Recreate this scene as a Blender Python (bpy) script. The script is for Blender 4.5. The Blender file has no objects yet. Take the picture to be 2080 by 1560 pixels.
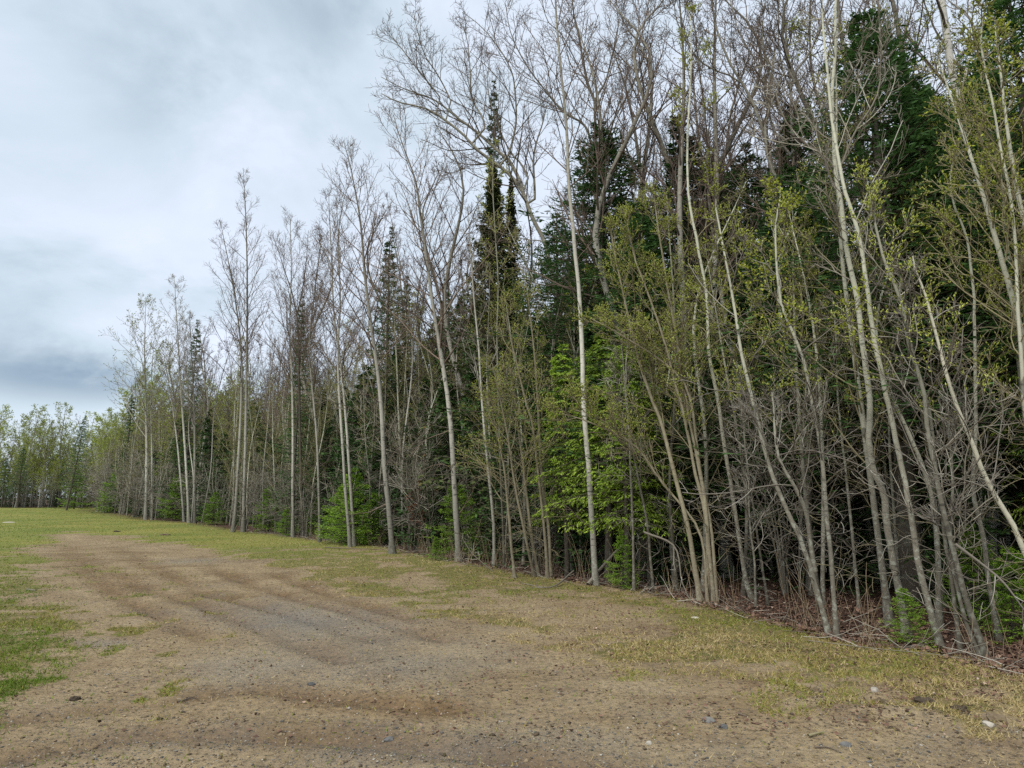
import bpy, math, random
import numpy as np
from mathutils import Matrix

# ------------------------------------------------------------------ camera, sky, sun, exposure
S = bpy.context.scene
COL = S.collection
PITCH = math.radians(9.4)
CAM = np.array([0.0, 0.0, 1.6])
cd = bpy.data.cameras.new('camera'); cam = bpy.data.objects.new('camera', cd); COL.objects.link(cam)
cd.sensor_width = 36.0; cd.lens = 24.0; cd.clip_end = 3000; cd.clip_start = 0.05
cam.location = CAM; cam.rotation_euler = (math.pi / 2 + PITCH, 0, 0)
S.camera = cam

S.view_settings.view_transform = 'Standard'; S.view_settings.look = 'None'
S.view_settings.gamma = 1.0; S.view_settings.use_curve_mapping = False
S.view_settings.exposure = 1.08
S.cycles.max_bounces = 3; S.cycles.diffuse_bounces = 2; S.cycles.glossy_bounces = 1
S.cycles.transmission_bounces = 2; S.cycles.caustics_reflective = False; S.cycles.caustics_refractive = False
S.cycles.use_denoising = False

SUN_EL, SUN_AZ = math.radians(52), math.radians(215)     # azimuth clockwise from +Y (north)
sd = bpy.data.lights.new('sun', 'SUN'); sd.energy = 1.5; sd.angle = math.radians(24); sd.color = (1.0, 0.97, 0.92)
sun = bpy.data.objects.new('sun', sd); COL.objects.link(sun)
sun.rotation_euler = (math.pi / 2 - SUN_EL, 0, math.pi - SUN_AZ)
sun.location = (0, 0, 60)

FPX = 24.0 / 36.0 * 2080.0
CP, SP = math.cos(PITCH), math.sin(PITCH)
def ray(px, py):
    a = (px - 1040) / FPX; b = -(py - 780) / FPX
    return np.array([a, CP - b * SP, SP + b * CP])
def G(px, py, z=0.0):
    d = ray(px, py); t = (z - CAM[2]) / d[2]
    return CAM + d * t
def Wp(px, py, Y):
    d = ray(px, py)
    return CAM + d * (Y / d[1])
def proj(x, y, z):
    dy, dz = y, z - CAM[2]
    f = dy * CP + dz * SP; u = -dy * SP + dz * CP
    f = np.maximum(f, 1e-3)
    return 1040 + x / f * FPX, 780 - u / f * FPX

def N(nt, t, loc=None, **kw):
    n = nt.nodes.new(t)
    for k, v in kw.items():
        if k.startswith('i_'):
            n.inputs[k[2:].replace('_', ' ')].default_value = v
        else: setattr(n, k, v)
    return n

world = bpy.data.worlds.new('World'); S.world = world; world.use_nodes = True
wt = world.node_tree; wt.nodes.clear(); L_ = wt.links.new
out = N(wt, 'ShaderNodeOutputWorld'); bg = N(wt, 'ShaderNodeBackground'); bg.inputs['Strength'].default_value = 0.1
L_(bg.outputs[0], out.inputs[0])
sky = N(wt, 'ShaderNodeTexSky', sky_type='NISHITA', sun_disc=False, sun_elevation=SUN_EL, sun_rotation=SUN_AZ)
tc = N(wt, 'ShaderNodeTexCoord')
sep = N(wt, 'ShaderNodeSeparateXYZ'); L_(tc.outputs['Generated'], sep.inputs[0])
def M(op, a, b=None, c=None, nt=wt, clamp=False):
    n = nt.nodes.new('ShaderNodeMath'); n.operation = op; n.use_clamp = clamp
    for i, v in enumerate((a, b, c)):
        if v is None: continue
        if isinstance(v, (int, float)): n.inputs[i].default_value = v
        else: nt.links.new(v, n.inputs[i])
    return n.outputs[0]
zz = M('ADD', M('MAXIMUM', sep.outputs[2], 0.0), 0.45)
cmb = N(wt, 'ShaderNodeCombineXYZ')
L_(M('DIVIDE', sep.outputs[0], zz), cmb.inputs[0]); L_(M('DIVIDE', sep.outputs[1], zz), cmb.inputs[1])
n1 = N(wt, 'ShaderNodeTexNoise'); n1.inputs['Scale'].default_value = 2.6; n1.inputs['Detail'].default_value = 7; n1.inputs['Roughness'].default_value = 0.57
n1.inputs['Distortion'].default_value = 0.25
L_(cmb.outputs[0], n1.inputs['Vector'])
n2 = N(wt, 'ShaderNodeTexNoise'); n2.inputs['Scale'].default_value = 0.55; n2.inputs['Detail'].default_value = 3
L_(cmb.outputs[0], n2.inputs['Vector'])
acc = M('ADD', M('MULTIPLY', M('SUBTRACT', n1.outputs[0], 0.5), 1.5), M('MULTIPLY', M('SUBTRACT', n2.outputs[0], 0.5), 0.8))
acc = M('ADD', acc, 0.66)
def lobe(px, py, wx, wy, amp):
    """a bank of cloud seen towards a given direction: anisotropic gaussian on the dome"""
    global acc
    d = ray(px, py); d = d / np.linalg.norm(d)
    r = np.cross(d, [0, 0, 1]); r /= np.linalg.norm(r); u = np.cross(r, d)
    def dot(v):
        n = N(wt, 'ShaderNodeVectorMath', operation='DOT_PRODUCT'); L_(tc.outputs['Generated'], n.inputs[0]); n.inputs[1].default_value = tuple(v)
        return n.outputs['Value']
    jx = M('MULTIPLY', M('SUBTRACT', n1.outputs[0], 0.5), wx * 3.2); jy = M('MULTIPLY', M('SUBTRACT', n1.outputs[0], 0.5), wy * 3.2)
    a = M('DIVIDE', M('ADD', dot(r), jx), wx); b = M('DIVIDE', M('ADD', dot(u), jy), wy)
    e = M('ADD', M('MULTIPLY', a, a), M('MULTIPLY', b, b))
    g = M('MULTIPLY', M('EXPONENT', M('MULTIPLY', e, -1.0)), M('GREATER_THAN', dot(d), 0.0))
    acc = M('ADD', acc, M('MULTIPLY', g, amp))
lobe(90, 765, 0.16, 0.035, -0.6)
lobe(300, 585, 0.12, 0.03, -0.22)
lobe(330, 200, 0.13, 0.10, -0.24)
lobe(700, 40, 0.13, 0.05, -0.32)
lobe(30, 600, 0.10, 0.05, -0.16)
lobe(1500, 250, 0.45, 0.40, 0.16)
lobe(150, 480, 0.25, 0.05, 0.12)
ramp = N(wt, 'ShaderNodeValToRGB'); L_(acc, ramp.inputs[0])
cr = ramp.color_ramp
cr.elements[0].position = 0.0; cr.elements[0].color = (.235, .31, .40, 1)
cr.elements[1].position = 1.0; cr.elements[1].color = (.68, .74, .86, 1)
for p, c in ((.28, (.385, .465, .54, 1)), (.5, (.51, .595, .675, 1)), (.75, (.61, .675, .775, 1))):
    e = cr.elements.new(p); e.color = c
sc10 = N(wt, 'ShaderNodeVectorMath', operation='SCALE'); L_(ramp.outputs[0], sc10.inputs[0]); sc10.inputs['Scale'].default_value = 6.3
mx = N(wt, 'ShaderNodeMix', data_type='RGBA'); mx.inputs[0].default_value = 0.93
L_(sky.outputs[0], mx.inputs[6]); L_(sc10.outputs[0], mx.inputs[7]); L_(mx.outputs[2], bg.inputs[0])

# ------------------------------------------------------------------ helpers
def tag(o, label=None, cat=None, group=None, kind=None):
    if label: o['label'] = label
    if cat: o['category'] = cat
    if group: o['group'] = group
    if kind: o['kind'] = kind
    return o
def empty(name, loc, rz=0.0, sc=1.0):
    o = bpy.data.objects.new(name, None); COL.objects.link(o); o.location = loc; o.rotation_euler[2] = rz
    o.scale = (sc,) * 3; o.empty_display_size = 0.2
    return o
def mesh_np(name, v, f, mat, tint=None, smooth=False):
    """v (n,3); f list of (k,m) index arrays (tri / quad blocks)"""
    me = bpy.data.meshes.new(name)
    f = [a for a in f if len(a)]
    me.vertices.add(len(v)); me.vertices.foreach_set('co', np.asarray(v, np.float32).ravel())
    loops = np.concatenate([a.ravel() for a in f]).astype(np.int32)
    tot = np.concatenate([np.full(len(a), a.shape[1], np.int32) for a in f])
    st = np.concatenate([[0], np.cumsum(tot)[:-1]]).astype(np.int32)
    me.loops.add(len(loops)); me.loops.foreach_set('vertex_index', loops)
    me.polygons.add(len(tot)); me.polygons.foreach_set('loop_start', st)
    if smooth: me.polygons.foreach_set('use_smooth', np.ones(len(tot), bool))
    me.update(calc_edges=True)
    if tint is not None:
        at = me.attributes.new('tint', 'FLOAT', 'POINT'); at.data.foreach_set('value', np.asarray(tint, np.float32).ravel())
    me.materials.append(mat)
    return me
def obj(name, me, parent=None):
    o = bpy.data.objects.new(name, me); COL.objects.link(o); o.parent = parent
    return o
def nrm(a): return a / np.maximum(np.linalg.norm(a, axis=-1, keepdims=True), 1e-9)

class Geo:
    """collects vertices and faces; tubes are laid in vectorised batches"""
    def __init__(s): s.v = []; s.q = []; s.t = []; s.n = 0; s.tint = []
    def add(s, v, q=None, t=None, tint=None):
        s.v.append(v)
        if q is not None and len(q): s.q.append(q + s.n)
        if t is not None and len(t): s.t.append(t + s.n)
        s.tint.append(np.full(len(v), 0.5) if tint is None else tint)
        s.n += len(v)
    def tubes(s, P, R, k, rng=None):
        B, m, _ = P.shape
        if B == 0: return
        T = np.empty_like(P); T[:, 1:-1] = P[:, 2:] - P[:, :-2]; T[:, 0] = P[:, 1] - P[:, 0]; T[:, -1] = P[:, -1] - P[:, -2]
        T = nrm(T)
        D = nrm(P[:, -1] - P[:, 0]); ref = np.where(np.abs(D[:, 2:3]) < 0.8, np.array([[0, 0, 1.0]]), np.array([[1.0, 0, 0]]))
        U = nrm(np.cross(T, ref[:, None, :])); V = np.cross(T, U)
        a = np.arange(k) / k * 2 * np.pi
        ring = U[:, :, None, :] * np.cos(a)[None, None, :, None] + V[:, :, None, :] * np.sin(a)[None, None, :, None]
        v = P[:, :, None, :] + ring * R[:, :, None, None]
        b = np.arange(B)[:, None, None] * (m * k); i = np.arange(m - 1)[None, :, None] * k; j = np.arange(k)[None, None, :]; jn = (j + 1) % k
        q = np.stack([b + i + j, b + i + jn, b + i + k + jn, b + i + k + j], -1).reshape(-1, 4)
        tn = np.repeat(np.random.RandomState(B).rand(B), m * k)
        s.add(v.reshape(-1, 3), q=q, tint=tn)
    def mesh(s, name, mat, smooth=False):
        f = []
        if s.q: f.append(np.concatenate(s.q))
        if s.t: f.append(np.concatenate(s.t))
        return mesh_np(name, np.concatenate(s.v), f, mat, np.concatenate(s.tint), smooth)

def interp(P, t):
    """P (B,m,3), t (B,) -> pos, tangent, segment float index"""
    B, m, _ = P.shape
    f = np.clip(t, 0, 0.9999) * (m - 1); i = f.astype(int); a = (f - i)[:, None]
    r = np.arange(B); p0 = P[r, i]; p1 = P[r, i + 1]
    return p0 * (1 - a) + p1 * a, nrm(p1 - p0), i, a[:, 0]
def grow(rng, P, R, n, t0, t1, L, ang, up, wig, m, rs, tip, spread=None, az=None, flat=None):
    """n children on each parent. L(t, parentlength)-> length; ang degrees (lo,hi)"""
    B = len(P)
    idx = np.repeat(np.arange(B), n)
    k = np.tile(np.arange(n), B)
    t = t0 + (t1 - t0) * (k + rng.rand(B * n)) / n
    pos, tan, i, a = interp(P[idx], t)
    r0 = (R[idx, i] * (1 - a) + R[idx, np.minimum(i + 1, R.shape[1] - 1)] * a) * rs
    pl = np.linalg.norm(np.diff(P, axis=1), axis=2).sum(1)[idx]
    ln = L(t, pl) * rng.uniform(0.7, 1.25, B * n)
    ref = np.where(np.abs(tan[:, 2:3]) < 0.95, np.array([[0, 0, 1.0]]), np.array([[1.0, 0, 0]]))
    u = nrm(np.cross(tan, ref)); v = np.cross(tan, u)
    if flat is not None:     # children left and right in the horizontal plane
        sgn = np.where(k % 2 == 0, 1.0, -1.0)[:, None]
        perp = nrm(u * sgn + v * rng.normal(0, flat, (B * n, 1)))
    else:
        az_ = (k * 2.39996 + np.repeat(rng.rand(B) * 6.28, n) + rng.normal(0, .35, B * n))[:, None]
        perp = u * np.cos(az_) + v * np.sin(az_)
    an = np.radians(rng.uniform(ang[0], ang[1], B * n))[:, None]
    d = nrm(tan * np.cos(an) + perp * np.sin(an))
    seg = (ln / (m - 1))[:, None]
    out = np.empty((B * n, m, 3)); out[:, 0] = pos; p = pos
    w = rng.normal(0, wig, (B * n, 3)) * 0.5
    for j in range(1, m):
        w = w * 0.4 + rng.normal(0, wig, (B * n, 3))
        d = nrm(d + np.array([0, 0, up]) + w)
        p = p + d * seg; out[:, j] = p
    f = np.linspace(1, 0, m)[None, :] ** 0.85
    Rr = np.maximum(r0[:, None], tip * 1.15) * f + tip * (1 - f)
    return out, Rr, t
def spline(pts, m):
    """Catmull-Rom through pts resampled to m points"""
    P = np.array(pts, float); d = np.concatenate([[0], np.cumsum(np.linalg.norm(np.diff(P, axis=0), axis=1))])
    ext = np.vstack([2 * P[0] - P[1], P, 2 * P[-1] - P[-2]])
    s = np.linspace(0, d[-1], m); o = np.empty((m, 3))
    for j, x in enumerate(s):
        i = min(max(np.searchsorted(d, x, 'right') - 1, 0), len(P) - 2)
        t = (x - d[i]) / max(d[i + 1] - d[i], 1e-9)
        a, b, c, e = ext[i], ext[i + 1], ext[i + 2], ext[i + 3]
        o[j] = 0.5 * (2 * b + (c - a) * t + (2 * a - 5 * b + 4 * c - e) * t * t + (3 * b - a - 3 * c + e) * t ** 3)
    return o
# value noise
_rs = np.random.RandomState(7); _T = _rs.rand(256, 256)
def vn(x, y):
    xi = np.floor(x).astype(int); yi = np.floor(y).astype(int); fx = x - xi; fy = y - yi
    fx = fx * fx * (3 - 2 * fx); fy = fy * fy * (3 - 2 * fy)
    a = _T[xi & 255, yi & 255]; b = _T[(xi + 1) & 255, yi & 255]; c = _T[xi & 255, (yi + 1) & 255]; d = _T[(xi + 1) & 255, (yi + 1) & 255]
    return (a * (1 - fx) + b * fx) * (1 - fy) + (c * (1 - fx) + d * fx) * fy
def fbm(x, y, o=4):
    s = 0; a = .5
    for k in range(o): s = s + a * vn(x * 2 ** k + 17.3 * k, y * 2 ** k + 9.1 * k); a *= .5
    return s
def sstep(a, b, x):
    t = np.clip((x - a) / (b - a), 0, 1); return t * t * (3 - 2 * t)

# ------------------------------------------------------------------ materials
def mat(name):
    m = bpy.data.materials.new(name); m.use_nodes = True; nt = m.node_tree
    b = nt.nodes['Principled BSDF']; b.inputs['Roughness'].default_value = 0.85
    b.inputs['Specular IOR Level'].default_value = 0.2
    return m, nt, b
def rampn(nt, fac, stops):
    r = nt.nodes.new('ShaderNodeValToRGB'); nt.links.new(fac, r.inputs[0]); c = r.color_ramp
    c.elements[0].position, c.elements[0].color = stops[0][0], (*stops[0][1], 1)
    c.elements[1].position, c.elements[1].color = stops[-1][0], (*stops[-1][1], 1)
    for p, q in stops[1:-1]: e = c.elements.new(p); e.color = (*q, 1)
    return r.outputs[0]
def mixc(nt, f, a, b, mode='MIX'):
    n = nt.nodes.new('ShaderNodeMix'); n.data_type = 'RGBA'; n.blend_type = mode
    for i, v in ((0, f), (6, a), (7, b)):
        if isinstance(v, (int, float)): n.inputs[i].default_value = v
        elif isinstance(v, tuple): n.inputs[i].default_value = (*v, 1)
        else: nt.links.new(v, n.inputs[i])
    return n.outputs[2]
def noise(nt, scale, detail=3, vec=None, rough=.5, out=0):
    n = nt.nodes.new('ShaderNodeTexNoise'); n.inputs['Scale'].default_value = scale; n.inputs['Detail'].default_value = detail
    n.inputs['Roughness'].default_value = rough
    if vec is not None: nt.links.new(vec, n.inputs['Vector'])
    return n.outputs[out]
def attr(nt, name):
    n = nt.nodes.new('ShaderNodeAttribute'); n.attribute_name = name; return n.outputs['Fac']
def orand(nt): return nt.nodes.new('ShaderNodeObjectInfo').outputs['Random']

def bark(name, low, mid, high, zlow, zhigh, lent=0.5, lichen=(.36, .38, .32), dark=(.035, .032, .028)):
    """bark that changes with height on the stem, with lenticels, dark scars and lichen"""
    m, nt, b = mat(name); L = nt.links.new
    t = nt.nodes.new('ShaderNodeTexCoord').outputs['Object']
    s = nt.nodes.new('ShaderNodeSeparateXYZ'); L(t, s.inputs[0]); z = s.outputs[2]
    nz = noise(nt, 3.0, 4, t)
    zf = M('DIVIDE', M('SUBTRACT', M('ADD', z, M('MULTIPLY', nz, 1.2)), zlow), max(zhigh - zlow, .1), nt=nt, clamp=True) if False else None
    n_ = nt.nodes.new('ShaderNodeMapRange'); n_.inputs['From Min'].default_value = zlow; n_.inputs['From Max'].default_value = zhigh
    L(M('ADD', z, M('MULTIPLY', nz, 1.0, nt=nt), nt=nt), n_.inputs['Value'])
    base = rampn(nt, n_.outputs[0], [(0, low), (.45, mid), (1, high)])
    # blotches
    nb = noise(nt, 13, 5, t, .65)
    base = mixc(nt, M('MULTIPLY', M('MULTIPLY', M('SUBTRACT', nb, .52, nt=nt), 12, nt=nt, clamp=True), .6, nt=nt), base, lichen)
    # horizontal lenticels
    mp = nt.nodes.new('ShaderNodeMapping'); L(t, mp.inputs[0]); mp.inputs['Scale'].default_value = (3.5, 3.5, 13)
    nl = noise(nt, 1.6, 4, mp.outputs[0], .65)
    base = mixc(nt, M('MULTIPLY', M('MULTIPLY', M('SUBTRACT', nl, .58, nt=nt), 14, nt=nt, clamp=True), lent, nt=nt), base, dark)
    mp2 = nt.nodes.new('ShaderNodeMapping'); L(t, mp2.inputs[0]); mp2.inputs['Scale'].default_value = (3, 3, 1.8)
    ns = noise(nt, 1.7, 2, mp2.outputs[0], .5)
    base = mixc(nt, M('MULTIPLY', M('MULTIPLY', M('SUBTRACT', ns, .66, nt=nt), 30, nt=nt, clamp=True), lent, nt=nt), base, dark)
    base = mixc(nt, 1.0, base, rampn(nt, orand(nt), [(0, (.5, .48, .45)), (.5, (.85, .83, .8)), (1, (1.12, 1.1, 1.06))]), 'MULTIPLY')
    L(base, b.inputs['Base Color'])
    bp = nt.nodes.new('ShaderNodeBump'); bp.inputs['Strength'].default_value = .4; bp.inputs['Distance'].default_value = .01
    mp3 = nt.nodes.new('ShaderNodeMapping'); L(t, mp3.inputs[0]); mp3.inputs['Scale'].default_value = (20, 20, 6)
    L(noise(nt, 1.4, 4, mp3.outputs[0]), bp.inputs['Height']); L(bp.outputs[0], b.inputs['Normal'])
    return m
def flat_mat(name, stops, rough=.8, trans=0.0, rnd=.25, attrn='tint'):
    m, nt, b = mat(name); L = nt.links.new
    c = rampn(nt, attr(nt, attrn), stops)
    if rnd: c = mixc(nt, 1.0, c, rampn(nt, orand(nt), [(0, (1 - rnd,) * 3), (1, (1 + rnd, 1 + rnd, 1 + rnd * .6))]), 'MULTIPLY')
    L(c, b.inputs['Base Color']); b.inputs['Roughness'].default_value = rough
    if trans:
        tr = nt.nodes.new('ShaderNodeBsdfTranslucent'); L(c, tr.inputs[0]); mxs = nt.nodes.new('ShaderNodeMixShader'); mxs.inputs[0].default_value = trans
        L(b.outputs[0], mxs.inputs[1]); L(tr.outputs[0], mxs.inputs[2]); L(mxs.outputs[0], nt.nodes['Material Output'].inputs[0])
    return m
B_ASPEN = bark('aspen_bark', (.17, .16, .13), (.60, .585, .52), (.24, .22, .18), .3, 10, .7)
B_EDGE = bark('lichen_bark', (.15, .135, .105), (.24, .225, .18), (.52, .52, .41), .3, 4.5, .6, lichen=(.43, .45, .38))
B_BIRCH = bark('birch_bark', (.45, .43, .38), (.62, .60, .54), (.60, .58, .53), .5, 7, .9, lichen=(.55, .54, .5))
B_WHITE = bark('pale_bark', (.74, .72, .54), (.80, .78, .62), (.76, .74, .6), .4, 5, .6, lichen=(.66, .66, .52))
B_WILLOW = bark('willow_bark', (.19, .165, .12), (.27, .24, .165), (.25, .22, .15), .2, 4, .25, lichen=(.33, .32, .23))
B_DARK = bark('rough_bark', (.07, .058, .045), (.10, .085, .066), (.10, .085, .066), .2, 4, .2, lichen=(.16, .165, .13))
T_GREY = flat_mat('grey_twig', [(0, (.12, .10, .08)), (.6, (.24, .215, .175)), (1, (.48, .45, .38))], rnd=.15)
T_BROWN = flat_mat('brown_twig', [(0, (.09, .07, .055)), (1, (.18, .14, .11))], rnd=.2)
T_RED = flat_mat('reddish_twig', [(0, (.10, .072, .06)), (1, (.20, .15, .12))], rnd=.2)
T_OLIVE = flat_mat('olive_twig', [(0, (.17, .145, .085)), (1, (.31, .27, .165))], rnd=.2)
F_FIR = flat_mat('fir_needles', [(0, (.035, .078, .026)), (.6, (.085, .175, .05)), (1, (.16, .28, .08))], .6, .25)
F_MID = flat_mat('mid_fir_needles', [(0, (.03, .065, .02)), (.6, (.065, .125, .035)), (1, (.12, .20, .06))], .6, .18)
F_YOUNG = flat_mat('young_fir_needles', [(0, (.10, .19, .02)), (.6, (.25, .40, .045)), (1, (.44, .60, .09))], .6, .3)
F_CEDAR = flat_mat('cedar_sprays', [(0, (.11, .19, .025)), (.5, (.29, .42, .05)), (1, (.52, .63, .11))], .6, .25)
F_CONE = flat_mat('old_cedar_sprays', [(0, (.035, .05, .02)), (.6, (.08, .10, .035)), (.93, (.12, .14, .05)), (1, (.22, .10, .04))], .7, .12)
F_CATKIN = flat_mat('catkins', [(0, (.19, .21, .045)), (.5, (.38, .42, .08)), (1, (.56, .60, .14))], .7, .3)
F_LEAF = flat_mat('new_leaves', [(0, (.17, .20, .025)), (.5, (.32, .36, .04)), (1, (.46, .48, .07))], .6, .35)
F_HAZE = flat_mat('hazed_new_leaves', [(0, (.18, .21, .035)), (.5, (.31, .37, .045)), (1, (.45, .51, .09))], .7, .35)  # light green new leaves, colour lightened further to stand in for distance haze
F_BRONZE = flat_mat('bronze_buds', [(0, (.12, .09, .05)), (1, (.24, .20, .09))], .7, .2)
F_RUST = flat_mat('rust_leaves', [(0, (.10, .028, .012)), (1, (.30, .10, .04))], .7, .2)
F_LITTER = flat_mat('leaf_litter', [(0, (.05, .03, .02)), (.5, (.15, .085, .058)), (.85, (.27, .165, .115)), (1, (.42, .32, .24))], .8, 0, 0)
F_GRASS = flat_mat('grass_blades', [(0, (.11, .18, .018)), (.35, (.19, .24, .03)), (.6, (.27, .25, .05)), (.8, (.36, .26, .10)), (1, (.50, .40, .20))], .7, .15, 0)
F_STONE = flat_mat('stones', [(0, (.06, .06, .058)), (.55, (.135, .134, .126)), (.8, (.25, .225, .18)), (1, (.44, .40, .33))], .85, 0, 0)
F_SOIL = flat_mat('soil_crumbs', [(0, (.05, .037, .026)), (.4, (.14, .105, .065)), (1, (.33, .26, .16))], .95, 0, 0)
F_STRAW = flat_mat('dry_straw', [(0, (.24, .17, .10)), (1, (.48, .38, .25))], .8, .1, .1)

# ------------------------------------------------------------------ terrain
EDGE = np.array([[16, -6], [9.5, 1.0]] + [list(G(a, b)[:2]) for a, b in
    ((2080, 1366), (1900, 1322), (1700, 1298), (1500, 1245), (1300, 1202), (1210, 1188), (1000, 1152), (880, 1132), (780, 1107), (600, 1090),
     (495, 1078), (385, 1063), (290, 1055), (180, 1038))] + [[-62, 104], [-100, 113], [-260, 100]])
def sdist(x, y):
    """signed distance to the wood's edge, positive inside the wood"""
    x = np.asarray(x, float); y = np.asarray(y, float)
    best = np.full(x.shape, 1e9); sg = np.ones(x.shape)
    for a, b in zip(EDGE[:-1], EDGE[1:]):
        d = b - a; t = np.clip(((x - a[0]) * d[0] + (y - a[1]) * d[1]) / (d @ d), 0, 1)
        qx = x - a[0] - t * d[0]; qy = y - a[1] - t * d[1]; r = np.hypot(qx, qy)
        c = qx * d[1] - qy * d[0]
        m = r < best; best = np.where(m, r, best); sg = np.where(m, np.where(c > 0, 1.0, -1.0), sg)
    return best * sg
def pdist(x, y, pl):
    best = np.full(np.shape(x), 1e9)
    for a, b in zip(pl[:-1], pl[1:]):
        a = np.array(a); b = np.array(b); d = b - a; t = np.clip(((x - a[0]) * d[0] + (y - a[1]) * d[1]) / (d @ d), 0, 1)
        best = np.minimum(best, np.hypot(x - a[0] - t * d[0], y - a[1] - t * d[1]))
    return best
def gl(*pts): return [G(a, b)[:2] for a, b in pts]
RUTS = [gl((125, 1118), (144, 1135), (216, 1192), (300, 1240), (420, 1300)),
        gl((110, 1102), (200, 1150), (300, 1195), (400, 1225), (520, 1275), (700, 1345)),
        gl((230, 1110), (336, 1160), (423, 1206), (560, 1240), (760, 1300)),
        gl((420, 1150), (510, 1183), (600, 1215), (711, 1243), (900, 1300)),
        gl((560, 1165), (640, 1195), (735, 1230), (850, 1262)),
        gl((-200, 1500), (200, 1440), (520, 1400), (900, 1440)),
        gl((0, 1545), (300, 1490), (700, 1500), (1200, 1560))]
MOUND = gl((1565, 1395), (1610, 1415), (1680, 1440), (1780, 1450), (1900, 1458), (2060, 1500), (2250, 1560))
def hgt(x, y, fine=True):
    x = np.asarray(x, float); y = np.asarray(y, float); s = sdist(x, y)
    h = (fbm(x * .12 + 40, y * .12 + 40, 3) - .45) * .25 * sstep(3, 14, np.hypot(x, y))
    h = h - .05 * sstep(-.3, .8, s) + .03 * np.maximum(s - 2, 0) * sstep(40, 0, s) + .12 * sstep(0, 4, s) * (fbm(x * .5, y * .5, 2) - .4)
    if fine:
        near = 1 - sstep(20, 45, np.hypot(x, y))
        for r in RUTS:
            d = pdist(x, y, r)
            h = h + near * ((-.036 * np.exp(-(d / .11) ** 2) + .016 * np.exp(-((d - .25) / .1) ** 2)) * (.3 + 1.2 * fbm(x * .7, y * .7, 2)))
        d = pdist(x, y, MOUND)
        h = h + .07 * np.exp(-(d / .22) ** 2) * (0.4 + fbm(x * 4, y * 4, 3))
        h = h + near * ((fbm(x * 1.3, y * 1.3, 3) - .45) * .035 + (fbm(x * 6, y * 6, 3) - .45) * .02)
    return h
def mask_grass(x, y):
    """how grassy the ground is, traced on the ground from the photograph"""
    px, py = proj(x, y, 0)
    py = np.where(y > 1, py, 3000); px = np.where(y > 1, px, np.where(x > 0, 3000, -900))
    n = fbm(x * .9 + 3, y * .9, 4) - .47
    n2 = fbm(x * 3.1 + 3, y * 3.1, 4) - .47
    # grass on the left
    lb = np.interp(py, [1070, 1106, 1163, 1221, 1280, 1340, 1400, 1440, 1700], [180, 70, 50, 90, 140, 140, 85, 10, -200])
    gl_ = sstep(45, -70, px - lb + n * 260 + n2 * 120)
    # verge below the wood
    vb = np.interp(px, [0, 100, 300, 500, 620, 720, 850, 940, 1100, 1300, 1500, 1700, 1900, 2080, 2500],
                   [1078, 1078, 1098, 1134, 1172, 1215, 1245, 1262, 1298, 1345, 1390, 1405, 1425, 1462, 1600])
    dpt = np.clip((py - 1000) / 300, .08, 1.4)
    gv = sstep(24, -42, (py - vb) / dpt + n * 130 + n2 * 70)
    # worn pale island in the verge
    isl = np.exp(-(((px - 1150) / 260) ** 2 + ((py - 1240 - (px - 1150) * .09) / 30) ** 2) ** 1.5)
    isl2 = np.exp(-(((px - 840) / 110) ** 2 + ((py - 1178) / 9) ** 2)) * .7
    isl3 = np.exp(-(((px - 1500) / 260) ** 2 + ((py - 1375 - (px - 1500) * .15) / 16) ** 2)) * .5
    g = np.maximum(gl_, gv) * (1 - .85 * isl) * (1 - isl2) * (1 - isl3)
    tuft = sstep(.10, .17, n2) * sstep(500, 150, px - lb) * .9 * sstep(1090, 1150, py)
    g = np.maximum(g, tuft * sstep(1480, 1440, py))
    dist = np.hypot(x, y); pat = sstep(-.13, .06, fbm(x * 2.3 + 50, y * 2.3, 4) - .47 + .10 * (g - .5))
    g = g * (1 - (1 - pat) * .75 * sstep(40, 18, dist))
    return np.clip(g, 0, 1), px, py
def mask_gravel(px, py, n):
    v = .85 * np.exp(-(((px - 620 - (py - 1260) * 1.4) / 230) ** 2 + ((py - 1262) / 42) ** 2))
    v = v + .8 * np.exp(-(((px - 220) / 70) ** 2 + ((py - 1310) / 12) ** 2))
    v = v + .5 * np.exp(-(((px - 390) / 90) ** 2 + ((py - 1136) / 7) ** 2))
    v = v + .5 * np.exp(-(((px - 500) / 160) ** 2 + ((py - 1365) / 40) ** 2))
    v = v + .4 * np.exp(-(((px - 1000) / 900) ** 2 + ((py - 1520) / 60) ** 2))
    v = v + .45 * np.exp(-(((px - 850) / 260) ** 2 + ((py - 1350) / 50) ** 2))
    return np.clip(v + n * .6 - .02, 0, 1)

def axis(a, b, c0, c1, fine, grow_):
    """grid lines: fine between c0 and c1, spreading outwards to a and b"""
    o = list(np.arange(c0, c1, fine)); s = fine; x = c1
    while x < b: o.append(x); s *= grow_; x += s
    s = fine; x = c0 - fine; l = []
    while x > a: l.append(x); s *= grow_; x -= s
    return np.array(sorted(l + o + [a, b]))
gx = axis(-900, 900, -5.5, 6.5, .085, 1.07); gy = axis(-300, 1500, 3.8, 10.5, .07, 1.035)
X, Y = np.meshgrid(gx, gy); X = X.ravel(); Y = Y.ravel()
Z = hgt(X, Y); nx, ny = len(gx), len(gy)
i, j = np.meshgrid(np.arange(nx - 1), np.arange(ny - 1)); a = (j * nx + i).ravel()
gq = np.stack([a, a + 1, a + nx + 1, a + nx], 1)
m, nt, b = mat('ground_earth'); L = nt.links.new
tco = nt.nodes.new('ShaderNodeNewGeometry').outputs['Position']
nA = noise(nt, .9, 5, tco, .6); nB = noise(nt, 7, 5, tco, .65); nC = noise(nt, 45, 4, tco, .7); nD = noise(nt, .25, 3, tco)
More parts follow.
